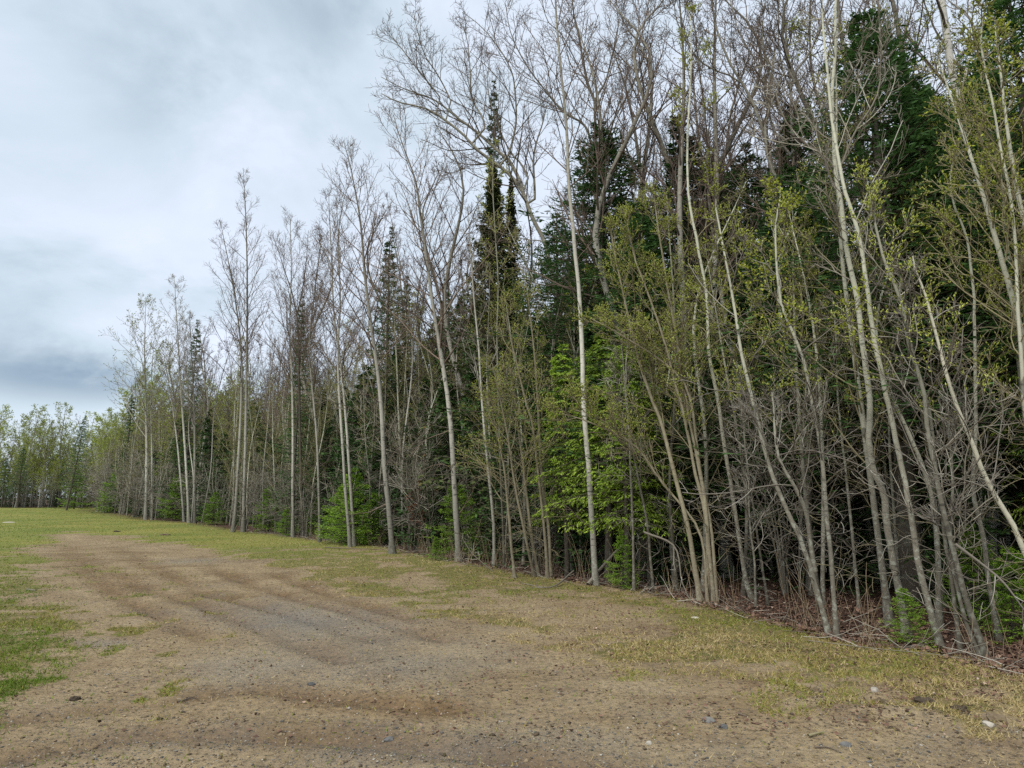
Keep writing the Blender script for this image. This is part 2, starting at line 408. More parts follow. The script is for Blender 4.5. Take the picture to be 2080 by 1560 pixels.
dirt = rampn(nt, nA, [(.3, (.28, .208, .112)), (.5, (.38, .292, .165)), (.72, (.47, .37, .215))])
dirt = mixc(nt, M('MULTIPLY', M('SUBTRACT', nB, .35, nt=nt), 1.6, nt=nt, clamp=True), mixc(nt, .5, dirt, (.14, .10, .065)), dirt)
nF = noise(nt, 18, 6, tco, .75)
dirt = mixc(nt, 1.0, dirt, rampn(nt, nF, [(.36, (.36, .34, .33)), (.46, (.9, .9, .9)), (.58, (1.08, 1.06, 1.04)), (.68, (1.4, 1.35, 1.25))]), 'MULTIPLY')
dirt = mixc(nt, attr(nt, 'damp'), dirt, mixc(nt, 1.0, dirt, (.62, .55, .50), 'MULTIPLY'))
gravel = rampn(nt, nC, [(.3, (.10, .105, .105)), (.5, (.20, .19, .165)), (.7, (.33, .30, .25))])
dirt = mixc(nt, M('MULTIPLY', attr(nt, 'gravel'), .7, nt=nt), dirt, gravel)
vo = nt.nodes.new('ShaderNodeTexVoronoi'); vo.inputs['Scale'].default_value = 55; L(tco, vo.inputs['Vector'])
vs = nt.nodes.new('ShaderNodeSeparateColor'); L(vo.outputs['Color'], vs.inputs[0])
peb = M('MULTIPLY', M('GREATER_THAN', vs.outputs[0], .70, nt=nt), M('LESS_THAN', vo.outputs['Distance'], .34, nt=nt), nt=nt)
pc = rampn(nt, vs.outputs[1], [(0, (.05, .055, .06)), (.5, (.15, .14, .13)), (.8, (.30, .26, .2)), (1, (.48, .44, .36))])
dirt = mixc(nt, M('MULTIPLY', peb, .85, nt=nt), dirt, pc)
nE = noise(nt, 22, 4, tco, .7)
grs = rampn(nt, M('ADD', M('MULTIPLY', nB, .5, nt=nt), M('MULTIPLY', nE, .5, nt=nt), nt=nt), [(.36, (.07, .055, .025)), (.46, (.13, .125, .04)), (.54, (.20, .155, .07)), (.64, (.33, .24, .13))])
gmask = attr(nt, 'grass')
gm = M('MULTIPLY', M('SUBTRACT', M('ADD', gmask, M('MULTIPLY', M('SUBTRACT', nB, .5, nt=nt), .9, nt=nt), nt=nt), .35, nt=nt), 3.5, nt=nt, clamp=True)
far_g = rampn(nt, nD, [(.35, (.12, .17, .025)), (.65, (.235, .235, .05))])
grs = mixc(nt, attr(nt, 'far'), grs, mixc(nt, M('MULTIPLY', nB, .5, nt=nt), far_g, (.22, .17, .08)))
c = mixc(nt, gm, dirt, grs)
lit = rampn(nt, noise(nt, 28, 5, tco, .7), [(.3, (.025, .016, .011)), (.5, (.075, .046, .032)), (.7, (.17, .11, .08))])
c = mixc(nt, attr(nt, 'litter'), c, lit)
L(c, b.inputs['Base Color']); b.inputs['Roughness'].default_value = .95; b.inputs['Specular IOR Level'].default_value = .1
bp = nt.nodes.new('ShaderNodeBump'); bp.inputs['Strength'].default_value = 1.0; bp.inputs['Distance'].default_value = .05
hh = M('ADD', M('MULTIPLY', nB, .7, nt=nt), M('ADD', M('MULTIPLY', nC, .35, nt=nt), M('MULTIPLY', peb, .25, nt=nt), nt=nt), nt=nt)
L(hh, bp.inputs['Height']); L(bp.outputs[0], b.inputs['Normal'])
gme = mesh_np('ground', np.stack([X, Y, Z], 1), [gq], m, smooth=True)
Gm, PX, PY = mask_grass(X, Y); SD = sdist(X, Y); nn = fbm(X * 2, Y * 2, 3) - .45
rut = np.zeros_like(X)
for r in RUTS: rut = np.maximum(rut, np.exp(-(pdist(X, Y, r) / .22) ** 2))
damp = np.clip(rut * 1.5 * (fbm(X * .7, Y * .7, 2) + .25) + .9 * np.exp(-(pdist(X, Y, MOUND) / .35) ** 2) * (fbm(X * 5, Y * 5, 3) > .48) + sstep(.52, .66, fbm(X * 1.6 + 90, Y * 2.6, 4)) * .4, 0, 1) * (1 - Gm)
for nm, val in (('grass', Gm), ('gravel', mask_gravel(PX, PY, nn)), ('litter', sstep(-.25, .25, SD + nn * 1.2)), ('damp', damp), ('far', sstep(12, 28, np.hypot(X, Y)))):
    at = gme.attributes.new(nm, 'FLOAT', 'POINT'); at.data.foreach_set('value', val.astype(np.float32))
tag(obj('ground', gme), kind='structure')
def gz(x, y): return float(hgt(np.array([x]), np.array([y]), False)[0])

# ------------------------------------------------------------------ foliage elements
def rand_unit(rng, n): return nrm(rng.normal(0, 1, (n, 3)))
def blades(geo, C, D, Nn, ln, wd, tint, shape='diamond', curl=0.0):
    """small leaf-like faces centred/rooted at C, long axis D, lying across Nn"""
    n = len(C); D = nrm(D); S_ = nrm(np.cross(D, Nn)); up = np.cross(S_, D)
    l = np.asarray(ln).reshape(-1, 1) * np.ones((n, 1)); w = np.asarray(wd).reshape(-1, 1) * np.ones((n, 1))
    if shape == 'tri':
        v = np.stack([C - S_ * w * .5, C + S_ * w * .5, C + D * l], 1)
        geo.add(v.reshape(-1, 3), t=np.arange(n * 3).reshape(-1, 3), tint=np.repeat(tint, 3))
    else:
        v = np.stack([C, C + D * l * .5 + S_ * w * .5 - up * curl * l, C + D * l, C + D * l * .5 - S_ * w * .5 - up * curl * l], 1)
        if curl:
            b = np.arange(n)[:, None] * 4
            t = np.concatenate([b + [[0, 1, 2]], b + [[0, 2, 3]]])
            geo.add(v.reshape(-1, 3), t=t, tint=np.repeat(tint, 4))
        else: geo.add(v.reshape(-1, 3), q=np.arange(n * 4).reshape(-1, 4), tint=np.repeat(tint, 4))
def spindles(geo, C, D, ln, wd, tint):
    n = len(C); D = nrm(D); ref = np.where(np.abs(D[:, 2:3]) < .9, np.array([[0, 0, 1.]]), np.array([[1., 0, 0]]))
    U = nrm(np.cross(D, ref)); V = np.cross(D, U); l = np.asarray(ln).reshape(-1, 1); w = np.asarray(wd).reshape(-1, 1)
    mid = C + D * l * .5
    v = np.stack([C, mid + U * w, mid + V * w, mid - U * w, mid - V * w, C + D * l], 1).reshape(-1, 3)
    b = np.arange(n)[:, None] * 6
    t = np.concatenate([b + [[0, p, q]] for p, q in ((2, 1), (3, 2), (4, 3), (1, 4))] + [b + [[5, p, q]] for p, q in ((1, 2), (2, 3), (3, 4), (4, 1))])
    geo.add(v, t=t, tint=np.repeat(tint, 6))
def on_twigs(rng, P, per, t0=.25):
    B = len(P); idx = np.repeat(np.arange(B), per); t = rng.uniform(t0, 1, len(idx))
    pos, tan, _, _ = interp(P[idx], t)
    return pos, tan

# ------------------------------------------------------------------ trees
def wood(rng, trunks, radii, spec, limbs=()):
    """grow limbs, branches and twigs; returns (stem geo, crown geo, twig polylines)"""
    st, cr_ = Geo(), Geo(); tw = []
    H = max(t[-1][2] - t[0][2] for t in trunks)
    for tk, (r0, r1) in zip(trunks, radii):
        m = len(tk); f = np.linspace(0, 1, m); R = r0 * (1 - f) ** spec.get('taper', .8) + r1 * f
        R = R * (1 + .65 * np.exp(-f * H / .16)); R = R * (1 + rng.normal(0, .03, m))
        st.tubes(tk[None], R[None], spec.get('sides', 9))
        P, Rr = tk[None], R[None]
        lm = spec['len']
        p1, r1_, t = grow(rng, P, Rr, spec['n1'], spec['t0'], .99, lambda t, pl: lm * np.clip((1.02 - t) / (1.02 - spec['t0']), .05, 1) ** spec.get('shape', .6),
                          spec.get('ang', (35, 55)), spec.get('up', .09), spec.get('wig', .07), 8, spec.get('rs', .55), .006)
        cr_.tubes(p1, r1_, 4)
        groups = [(p1, r1_)]
        if spec.get('dead', 0):
            pd, rd, _ = grow(rng, P, Rr, spec['dead'], .06, spec['t0'] + .1, lambda t, pl: lm * .45, (50, 95), spec.get('dup', .02), .2, 8, .22, .003)
            cr_.tubes(pd, rd, 3)
            pe, re, _ = grow(rng, pd, rd, 4, .3, .95, lambda t, pl: pl * .4, (30, 65), .03, .15, 5, .6, .003)
            cr_.tubes(pe, re, 3); 
        for (lp, lr) in groups:
            p2, r2, _ = grow(rng, lp, lr, spec['n2'], .22, .97, lambda t, pl: pl * .42 * (1.25 - t), (28, 52), spec.get('up2', .09), .09, 6, .62, .0042)
            cr_.tubes(p2, r2, 3)
            p3, r3, _ = grow(rng, p2, r2, spec['n3'], .25, .97, lambda t, pl: np.maximum(pl * .45, spec.get('twig', .22)), (30, 60), spec.get('up3', .10), .12, 4, .7, spec.get('tip', .0032))
            cr_.tubes(p3, r3, 3)
            tw.append(p2[:, 2:]); tw.append(p3)
    for lp_, ra, rb, k1 in limbs:
        lp = lp_[None]; R = np.linspace(ra, rb, lp.shape[1])[None]
        d0 = np.concatenate([np.array(t_) for t_ in trunks]); lp_ = lp_.copy(); lp_[0] = d0[np.argmin(np.linalg.norm(d0 - lp_[0], axis=1))]; lp = lp_[None]
        (st if ra > .018 else cr_).tubes(lp, R, 7)
        ll = np.linalg.norm(np.diff(lp_, axis=0), axis=1).sum()
        q1, s1, _ = grow(rng, lp, R, k1, .12, .98, lambda t, pl: spec.get('limb_len', .42) * ll * (1.3 - t), (25, 50), .06, .08, 8, .55, .006)
        cr_.tubes(q1, s1, 4)
        q2, s2, _ = grow(rng, q1, s1, spec['n2'], .12, .97, lambda t, pl: pl * .42 * (1.4 - t), (28, 55), .08, .1, 6, .6, .0045)
        cr_.tubes(q2, s2, 3)
        q3, s3, _ = grow(rng, q2, s2, spec['n3'], .2, .97, lambda t, pl: np.maximum(pl * .45, .2), (30, 60), .08, .13, 4, .7, .0035)
        cr_.tubes(q3, s3, 3); tw += [q2[:, 2:], q3]
    return st, cr_, tw

def leafage(rng, kind, tw, per, size, zmin=-1e9):
    g = Geo()
    for P in tw:
        if per < 1:
            P = P[rng.rand(len(P)) < per]
        C, D = on_twigs(rng, P, max(1, int(per)))
        keep = C[:, 2] > zmin; C, D = C[keep], D[keep]
        if not len(C): continue
        n = len(C); tint = np.clip(rng.normal(.5, .22, n), 0, 1)
        if kind == 'catkin':
            d = nrm(D + rng.normal(0, .35, (n, 3)) + [0, 0, .45]); spindles(g, C, d, size * rng.uniform(.6, 1.3, n), size * rng.uniform(.13, .2, n), tint)
        elif kind == 'bud':
            spindles(g, C, nrm(D + rng.normal(0, .5, (n, 3))), size * rng.uniform(.5, 1.2, n), size * rng.uniform(.16, .26, n), tint)
        else:
            blades(g, C, nrm(D + rng.normal(0, .8, (n, 3))), rand_unit(rng, n), size * rng.uniform(.6, 1.3, n), size * rng.uniform(.4, .75, n), tint)
    return g
def assemble(name, base, st, cr_, lf, bm, tm, lm, leafname='leaves'):
    root = empty(name, base)
    obj('trunk', st.mesh('trunk', bm, True), root)
    if cr_ and cr_.n: obj('crown', cr_.mesh('crown', tm), root)
    if lf and lf.n: obj(leafname, lf.mesh(leafname, lm), root)
    return root

SPEC = dict(
    aspen=dict(n1=30, t0=.42, len=2.9, n2=6, n3=5, ang=(32, 52), up=.10, dead=8, twig=.2, rs=.42),
    slim=dict(rs=.36, n1=20, t0=.40, len=1.5, n2=5, n3=4, ang=(30, 55), up=.10, dead=9, twig=.15),
    edge=dict(n1=16, t0=.36, len=1.3, n2=5, n3=4, ang=(30, 65), up=.07, dead=9, twig=.14, wig=.14, rs=.36, tip=.0024),
    willow=dict(rs=.4, n1=15, t0=.40, len=1.5, n2=6, n3=5, ang=(22, 45), up=.06, dead=4, twig=.14, wig=.09, tip=.0025),
    far=dict(n1=26, t0=.28, len=3.2, n2=5, n3=4, ang=(38, 65), up=.09, dead=6, twig=.4, tip=.005, rs=.4, shape=.3),
)
def hero(name, label, cat, path, r0, r1=.008, sp='aspen', Y=None, seed=0, bm=B_ASPEN, tm=T_RED, group=None, leaf=None, limbs=(), stems=(), over=None, dz=0.0, leafname='leaves'):
    """a tree whose stem follows points traced on the photograph, standing where its foot meets the ground"""
    rng = np.random.RandomState(seed)
    if Y is None: base = G(path[0][0], path[0][1], -.02)
    else: base = Wp(path[0][0], path[0][1], Y)
    Y = base[1]; base[2] = gz(base[0], base[1]) - .04
    def track(p, first=None, tilt=0.0):
        q = [Wp(a, b_, Y) for a, b_ in p]
        if first is not None: q[0] = first
        q = np.array(q) - base
        q[:, 1] += tilt * (q[:, 2] - q[0, 2])
        s = spline(q, max(14, int(len(q) * 3)))
        s[1:-1] += np.cumsum(rng.normal(0, .012, (len(s) - 2, 3)), 0) * .4 * [1, 1, 0]
        return s
    spec = dict(SPEC[sp]); spec.update(over or {})
    r0 = r0 * (.54 if sp == 'aspen' else .52); tr = [track(path, base)]; rr = [(r0, r1)]
    for p, ra in stems:
        f0 = Wp(p[0][0], p[0][1], Y)
        f0[1] += rng.uniform(-.12, .25)
        if f0[2] < base[2] + .5: f0[2] = base[2]
        tr.append(track(p, f0, rng.uniform(-.06, .12))); rr.append((ra * .66, r1))
    lb = [(track(p, None, rng.uniform(-.35, .35)), ra * .62, .009, k) for p, ra, k in limbs]
    st, cr_, tw = wood(rng, tr, rr, spec, lb)
    lf = None; lm = None
    if leaf:
        kind, per, size, lm, zm = leaf
        lf = leafage(rng, kind, tw, per, size, zm)
    root = assemble(name, base, st, cr_, lf, bm, tm, lm, leafname)
    tag(root, label, cat, group)
    return root

EG = 'slender trees along the edge of the wood'
LW = 'pale trunked poplars on the left stretch of the edge'
# --- left stretch, pale aspens
hero('aspen_tree', 'tall vertical pale aspen with a narrow bare top, standing highest above the left treeline', 'tree',
     [(494, 1080), (494, 1066), (500, 798), (502, 555), (499, 433), (494, 341)], .15, sp='aspen', seed=1, group=LW, over=dict(len=2.6, n1=34, t0=.45, shape=.8))
hero('aspen_tree', 'pale aspen leaning out just left of the tallest vertical aspen, bare spreading crown', 'tree',
     [(473, 1079), (478, 1040), (491, 798), (488, 680), (470, 560), (448, 450)], .14, Y=33, seed=2, group=LW, over=dict(len=3.2))
hero('aspen_tree', 'pale grey poplar with small pale leaf buds, leftmost tall tree sticking out of the treeline', 'tree',
     [(296, 1055), (298, 904), (294, 724), (296, 612)], .2, seed=3, group=LW, leaf=('leaf', 1, .11, F_HAZE, 2), over=dict(len=5.0, t0=.35, n1=32, shape=.6, tip=.007), tm=T_GREY)
hero('aspen_tree', 'thin pale poplar close beside the leftmost tall poplar', 'tree',
     [(309, 1055), (308, 900), (306, 800), (312, 700)], .12, seed=4, group=LW, over=dict(len=2.4), leaf=('leaf', .6, .1, F_HAZE, 2), tm=T_GREY)
hero('aspen_tree', 'white barked aspen with slim bare top, left one of the pair near the narrow spruce', 'tree',
     [(384, 1063), (377, 926), (368, 792), (363, 702), (354, 560)], .15, seed=5, group=LW, over=dict(len=2.7, tip=.006), tm=T_GREY)
hero('aspen_tree', 'white barked aspen right in front of the dark narrow spruce', 'tree',
     [(396, 1064), (395, 859), (390, 747), (385, 640)], .15, seed=6, group=LW, over=dict(len=2.6, tip=.006), tm=T_GREY)
hero('aspen_tree', 'leaning white stem left of the white barked pair, half hidden in light green growth', 'tree',
     [(374, 1060), (360, 900), (345, 790), (330, 700)], .13, Y=47, seed=7, group=LW, over=dict(len=2.4, tip=.006), leaf=('leaf', .7, .11, F_HAZE, 2))
hero('aspen_tree', 'slim straight white stem midway between the tallest aspen and the bright young fir', 'tree',
     [(595, 1090), (594, 798), (589, 676), (592, 555), (589, 433)], .11, seed=8, group=LW, over=dict(len=2.6, n1=28))
hero('aspen_tree', 'bare tree with forked open crown next right of the slim straight white stem', 'tree',
     [(615, 1085), (608, 800), (603, 640), (575, 540), (555, 480)], .12, Y=30, seed=9, group=LW, over=dict(len=3.0), bm=B_DARK, limbs=[([(603, 640), (620, 560), (628, 470)], .05, 8)])
hero('aspen_tree', 'thin grey stem left of the bright young fir, bending slightly left', 'tree',
     [(650, 1100), (643, 889), (628, 707), (640, 580), (655, 470)], .09, seed=10, group=LW, over=dict(len=2.3))
hero('aspen_tree', 'white stem rising through the bright young fir bush', 'tree',
     [(720, 1108), (704, 859), (692, 737), (680, 646), (672, 480), (668, 400)], .10, seed=11, group=LW, over=dict(len=2.4))
hero('aspen_tree', 'pale slender aspen close behind the stem in the young fir, with upright bare top', 'tree',
     [(712, 1100), (697, 930), (686, 737), (692, 615), (689, 470), (705, 380)], .10, Y=23, seed=12, group=LW, over=dict(len=2.5))
hero('aspen_tree', 'stout white aspen leaning left, broad bare crown, foot just right of the young fir', 'tree',
     [(797, 1124), (794, 1080), (781, 950), (771, 798), (753, 664), (741, 567), (732, 463), (720, 384), (698, 287)], .155, seed=13, group=LW,
     over=dict(len=2.9, n1=36, t0=.42, dead=6))
hero('aspen_tree', 'white flecked aspen with a bare arching crown, next right of the stout left-leaning aspen', 'tree',
     [(932, 1140), (924, 1005), (915, 859), (899, 737), (881, 628), (866, 512), (854, 420), (848, 372), (826, 311), (800, 235)], .15, seed=14, group=LW,
     over=dict(len=3.2, n1=34, t0=.40, dead=10))
# --- dead brush at (930..1110)
hero('aspen_tree', 'thin white flecked stem right of the arching aspen, in the grey brush', 'tree',
     [(1004, 1150), (1002, 1046), (983, 861), (972, 700), (960, 560), (950, 430)], .075, seed=15, group=EG, sp='slim', tm=T_GREY)
hero('alder_tree', 'olive stemmed sapling with long straight stem and yellow-green tassels left of the tall white aspen', 'tree',
     [(1025, 1145), (1023, 1100), (1015, 892), (1010, 700), (1012, 560), (1000, 370), (1003, 300)], .06, seed=16, group=EG, sp='slim', bm=B_EDGE, tm=T_OLIVE,
     leaf=('catkin', 2, .055, F_CATKIN, 3), leafname='catkins')
hero('alder_clump', 'brown clump of five crooked stems at the grass edge left of the tall white aspen', 'tree',
     [(1113, 1173), (1104, 1065), (1085, 873), (1069, 815), (1046, 719), (1020, 600)], .065, seed=17, group=EG, sp='edge', bm=B_WILLOW, tm=T_OLIVE,
     leaf=('catkin', 2, .05, F_CATKIN, 2.2), leafname='catkins', over=dict(n1=15),
     stems=[([(1096, 1170), (1077, 1065), (1065, 950), (1054, 873), (1035, 740)], .055), ([(1120, 1172), (1115, 1080), (1100, 960), (1095, 840), (1085, 700), (1070, 560)], .06),
            ([(1088, 1168), (1070, 1100), (1045, 980), (1030, 880), (1000, 740)], .05), ([(1046, 1165), (1031, 1027), (1020, 930), (990, 800)], .05)])
hero('aspen_tree', 'tall pale aspen rising past the photo top, its foot beside the fallen grey branch', 'tree',
     [(1211, 1190), (1210, 1181), (1204, 1085), (1196, 969), (1187, 873), (1181, 796), (1179, 718), (1172, 590), (1164, 502), (1154, 390), (1146, 267), (1136, 154), (1126, 51), (1118, -60), (1105, -170)],
     .105, seed=18, group=EG, over=dict(n1=22, len=1.8, t0=.55, dead=7, n3=4), bm=B_ASPEN)
hero('sapling_tree', 'thin dark sapling just right of the fallen grey branch', 'tree',
     [(1288, 1205), (1285, 1065), (1279, 892), (1270, 760), (1280, 640)], .045, seed=19, group=EG, sp='edge', bm=B_EDGE, tm=T_GREY, over=dict(len=1.2, dead=9))
hero('sapling_tree', 'thin crooked sapling between the dark sapling and the many-stemmed willow', 'tree',
     [(1327, 1205), (1315, 1065), (1292, 950), (1275, 835), (1262, 700)], .045, seed=20, group=EG, sp='edge', bm=B_EDGE, tm=T_GREY, over=dict(len=1.2, dead=9))
# --- willow clump
hero('willow_tree', 'many-stemmed willow leaning left with olive bark and yellow-green catkins, at the grass edge mid-photo', 'tree',
     [(1450, 1225), (1450, 1215), (1433, 1046), (1412, 950), (1388, 827), (1373, 777), (1354, 700), (1320, 600), (1290, 520), (1270, 430)], .062, seed=21, group=EG, sp='willow',
     bm=B_WILLOW, tm=T_OLIVE, leaf=('catkin', 5, .045, F_CATKIN, 2.6), leafname='catkins',
     stems=[([(1427, 1221), (1400, 1065), (1377, 969), (1354, 865), (1335, 808), (1308, 719), (1285, 615), (1265, 520), (1250, 440)], .06),
            ([(1446, 1225), (1438, 1104), (1427, 988), (1404, 865), (1387, 777), (1377, 700), (1362, 615), (1341, 487), (1330, 390)], .055),
            ([(1456, 1225), (1444, 1090), (1420, 960), (1395, 800), (1345, 740), (1270, 690), (1200, 650)], .045),
            ([(1440, 1222), (1425, 1080), (1350, 980), (1290, 900), (1190, 850), (1120, 830)], .035)])
hero('aspen_tree', 'pale green trunk with young yellow leaves, rising just right of the many-stemmed willow', 'tree',
     [(1530, 1215), (1516, 1185), (1492, 1038), (1477, 950), (1454, 815), (1437, 719), (1433, 605), (1413, 502), (1395, 410), (1392, 308), (1395, 230), (1400, 120), (1398, 20)], .07, seed=22,
     group=EG, sp='edge', bm=B_EDGE, tm=T_OLIVE, leaf=('leaf', 5, .042, F_LEAF, 4.5))
hero('sapling_tree', 'left of two thin lichen-spotted saplings standing in the brown leaves right of the willow', 'tree',
     [(1536, 1252), (1531, 1149), (1521, 1050), (1515, 960)], .035, Y=10.6, seed=23, group=EG, sp='edge', bm=B_EDGE, tm=T_GREY, over=dict(len=.9, n1=10, dead=9))
hero('sapling_tree', 'right of two thin lichen-spotted saplings standing in the brown leaves right of the willow', 'tree',
     [(1561, 1240), (1525, 1005), (1511, 902), (1500, 780)], .037, Y=10.8, seed=24, group=EG, sp='edge', bm=B_EDGE, tm=T_GREY, over=dict(len=1.0, n1=12, dead=9))
hero('alder_tree', 'crooked left-leaning trunk, left one of two that meet at one foot on the litter bank', 'tree',
     [(1686, 1290), (1657, 1189), (1628, 1104), (1601, 1037), (1565, 951), (1543, 862), (1529, 803), (1507, 722), (1490, 620), (1470, 500), (1455, 400)], .06, seed=25, group=EG, sp='edge',
     bm=B_EDGE, tm=T_GREY, leaf=('catkin', 5, .045, F_CATKIN, 3.0), leafname='catkins', stems=[([(1655, 1160), (1633, 1041), (1610, 992), (1572, 920), (1560, 800)], .04)])
hero('alder_tree', 'straighter trunk sharing its foot with the crooked left-leaning trunk', 'tree',
     [(1699, 1290), (1684, 1126), (1673, 1014), (1664, 924), (1644, 821), (1628, 736), (1600, 661), (1580, 600), (1570, 480), (1585, 380)], .055, seed=26, group=EG, sp='edge',
     bm=B_EDGE, tm=T_GREY, leaf=('leaf', 5, .042, F_LEAF, 3.6))
hero('sapling_tree', 'grey sapling standing back in the litter left of the thick lichen-grey trunk', 'tree',
     [(1745, 1235), (1734, 1131), (1725, 1037), (1713, 924), (1704, 812), (1700, 722), (1690, 600)], .045, Y=10.4, seed=27, group=EG, sp='edge', bm=B_EDGE, tm=T_GREY, over=dict(len=1.1, dead=9))
hero('aspen_tree', 'thick lichen-grey trunk with a double bend, forking high into pale stems', 'tree',
     [(1841, 1285), (1839, 1270), (1826, 1194), (1812, 1126), (1801, 1059), (1796, 1001), (1776, 960), (1765, 902), (1765, 812), (1754, 722), (1739, 605), (1721, 513), (1711, 436), (1698, 328), (1693, 205), (1698, 103), (1700, -20), (1703, -140)],
     .085, seed=28, group=EG, sp='edge', bm=B_EDGE, tm=T_GREY, over=dict(t0=.42, n1=16, taper=.7, dead=9), limbs=[([(1700, 340), (1660, 305), (1634, 287), (1590, 230), (1570, 150)], .022, 8), ([(1704, 350), (1735, 270), (1775, 205), (1777, 128), (1765, 40)], .022, 8)])
hero('aspen_tree', 'smooth leaning grey trunk next right of the thick double-bend trunk', 'tree',
     [(1912, 1310), (1884, 1207), (1866, 1117), (1848, 1023), (1835, 956), (1812, 857), (1794, 767), (1781, 700), (1770, 626), (1759, 538), (1744, 461), (1731, 420), (1718, 380), (1706, 300), (1690, 180), (1680, 60), (1676, -60)],
     .068, seed=29, group=EG, sp='edge', bm=B_EDGE, tm=T_GREY, over=dict(t0=.5, n1=14, dead=12))
hero('dead_tree', 'leaning bone-white stem crossing the right edge of the photo', 'tree',
     [(2150, 1290), (2080, 1099), (2019, 978), (1978, 880), (1951, 812), (1929, 745), (1903, 641), (1877, 564), (1854, 520)], .062, Y=7.4, seed=30, group=EG, sp='edge', bm=B_WHITE, tm=T_GREY,
     over=dict(t0=.3, n1=14, len=1.1, dead=6, n3=3))
hero('alder_tree', 'rough grey-brown trunk behind the flat young fir branch, left of the straight rough trunk', 'tree',
     [(2003, 1330), (1965, 1216), (1947, 1149), (1924, 1059), (1904, 969), (1886, 857), (1875, 776), (1852, 713), (1829, 615), (1798, 538), (1777, 461), (1760, 360)], .06, seed=31, group=EG, sp='edge', bm=B_EDGE, tm=T_GREY,
     leaf=('catkin', 5, .045, F_CATKIN, 2.8), leafname='catkins', stems=[([(1990, 1325), (1960, 1230), (1950, 1130), (1955, 1060), (1965, 960), (1962, 850)], .035)])
hero('alder_tree', 'straight rough trunk before the young fir at the right, catkins at its top', 'tree',
     [(2030, 1290), (2010, 1185), (1996, 1081), (1978, 992), (1987, 880), (1987, 745), (1985, 590), (1972, 487), (1942, 400), (1935, 330)], .055, Y=8.4, seed=32, group=EG, sp='edge', bm=B_EDGE, tm=T_OLIVE,
     leaf=('catkin', 5, .045, F_CATKIN, 2.2), leafname='catkins')
hero('alder_tree', 'slender stem with a dead grey snag beside it, left of the rough trunks', 'tree',
     [(1953, 1345), (1951, 1330), (1933, 1171), (1922, 1090), (1905, 960), (1890, 830), (1850, 700), (1830, 560)], .045, Y=7.6, seed=33, group=EG, sp='edge', bm=B_EDGE, tm=T_GREY,
     over=dict(dead=9), limbs=[([(1922, 1090), (1918, 1060), (1932, 1040), (1936, 1020)], .022, 2), ([(1920, 1095), (1908, 1075), (1905, 1048)], .018, 2)])
hero('alder_tree', 'slim pale stem curving in from the right edge, with catkins', 'tree',
     [(2130, 1330), (2110, 1100), (2085, 850), (2070, 640), (2068, 513), (2059, 400), (2039, 297), (2024, 205), (2008, 138), (1995, 40)], .045, Y=7.0, seed=34, group=EG, sp='edge', bm=B_EDGE, tm=T_OLIVE,
     leaf=('catkin', 5, .042, F_CATKIN, 1.8), leafname='catkins', over=dict(n1=24, t0=.4))
# --- large trees standing deeper
hero('cottonwood_tree', 'large leaning poplar whose bare limbs fan out left against the sky', 'tree',
     [(1180, 1150), (1165, 900), (1140, 650), (1115, 520), (1103, 481), (1083, 442), (1061, 385), (1032, 349), (1006, 330), (968, 301), (949, 279), (910, 247), (869, 221), (814, 208), (775, 190)], .21, r1=.012, Y=20, seed=35, sp='aspen',
     bm=B_ASPEN, tm=T_BROWN, over=dict(t0=.62, n1=22, len=2.4, dead=3, n2=6, n3=4, taper=.75, limb_len=.36),
     limbs=[([(1064, 385), (1038, 327), (1019, 308), (974, 263), (923, 221), (878, 183), (814, 157), (766, 131)], .10, 16),
            ([(985, 275), (981, 237), (958, 192), (955, 128), (949, 64), (938, 20)], .055, 15),
            ([(1030, 330), (1048, 256), (1045, 192), (1038, 160), (1013, 119), (981, 83), (942, 54)], .06, 16),
            ([(900, 205), (888, 192), (846, 144), (814, 106), (782, 74)], .04, 12), ([(923, 221), (895, 165), (865, 120), (846, 50)], .04, 13),
            ([(1086, 420), (1086, 385), (1085, 320), (1105, 260), (1120, 200)], .07, 12), ([(1080, 380), (1060, 325), (1035, 290), (1005, 210), (985, 120), (990, 30)], .055, 15),
            ([(1110, 490), (1060, 485), (1010, 470), (960, 440)], .03, 8), ([(1006, 330), (960, 335), (920, 350), (890, 345)], .025, 8)])
hero('cottonwood_tree', 'forked bare poplar standing behind the tall dark fir in the middle', 'tree',
     [(1222, 1150), (1215, 700), (1211, 266), (1208, 199), (1189, 154), (1183, 96), (1167, 26), (1160, -60)], .19, r1=.012, Y=19, seed=36, sp='aspen',
     bm=B_ASPEN, tm=T_BROWN, over=dict(t0=.68, n1=18, len=2.0, dead=2, n2=6, n3=4, limb_len=.36),
     limbs=[([(1208, 199), (1231, 160), (1247, 96), (1265, 20), (1270, -60)], .06, 15), ([(1200, 300), (1195, 269), (1179, 247), (1141, 224), (1096, 167), (1064, 122), (1035, 60), (1025, 0)], .06, 18),
            ([(1190, 165), (1140, 85), (1110, 60), (1090, -10)], .03, 10), ([(1212, 300), (1250, 240), (1290, 160), (1310, 60)], .04, 13)])
hero('aspen_tree', 'big white limbed aspen with forked crown, left of the wide dark upper-right fir', 'tree',
     [(1650, 1180), (1640, 800), (1622, 420), (1618, 359), (1612, 250), (1608, 154), (1598, 51), (1590, -60)], .17, r1=.012, Y=14.5, seed=37, sp='aspen', bm=B_BIRCH, tm=T_BROWN,
     over=dict(t0=.5, n1=22, len=2.0, dead=2, n2=6, n3=5, limb_len=.36),
     limbs=[([(1605, 160), (1640, 110), (1660, 40), (1670, -50)], .05, 13), ([(1618, 330), (1570, 260), (1545, 150), (1500, 70), (1480, 0)], .05, 15), ([(1610, 200), (1580, 130), (1570, 60), (1560, -20)], .04, 12)])
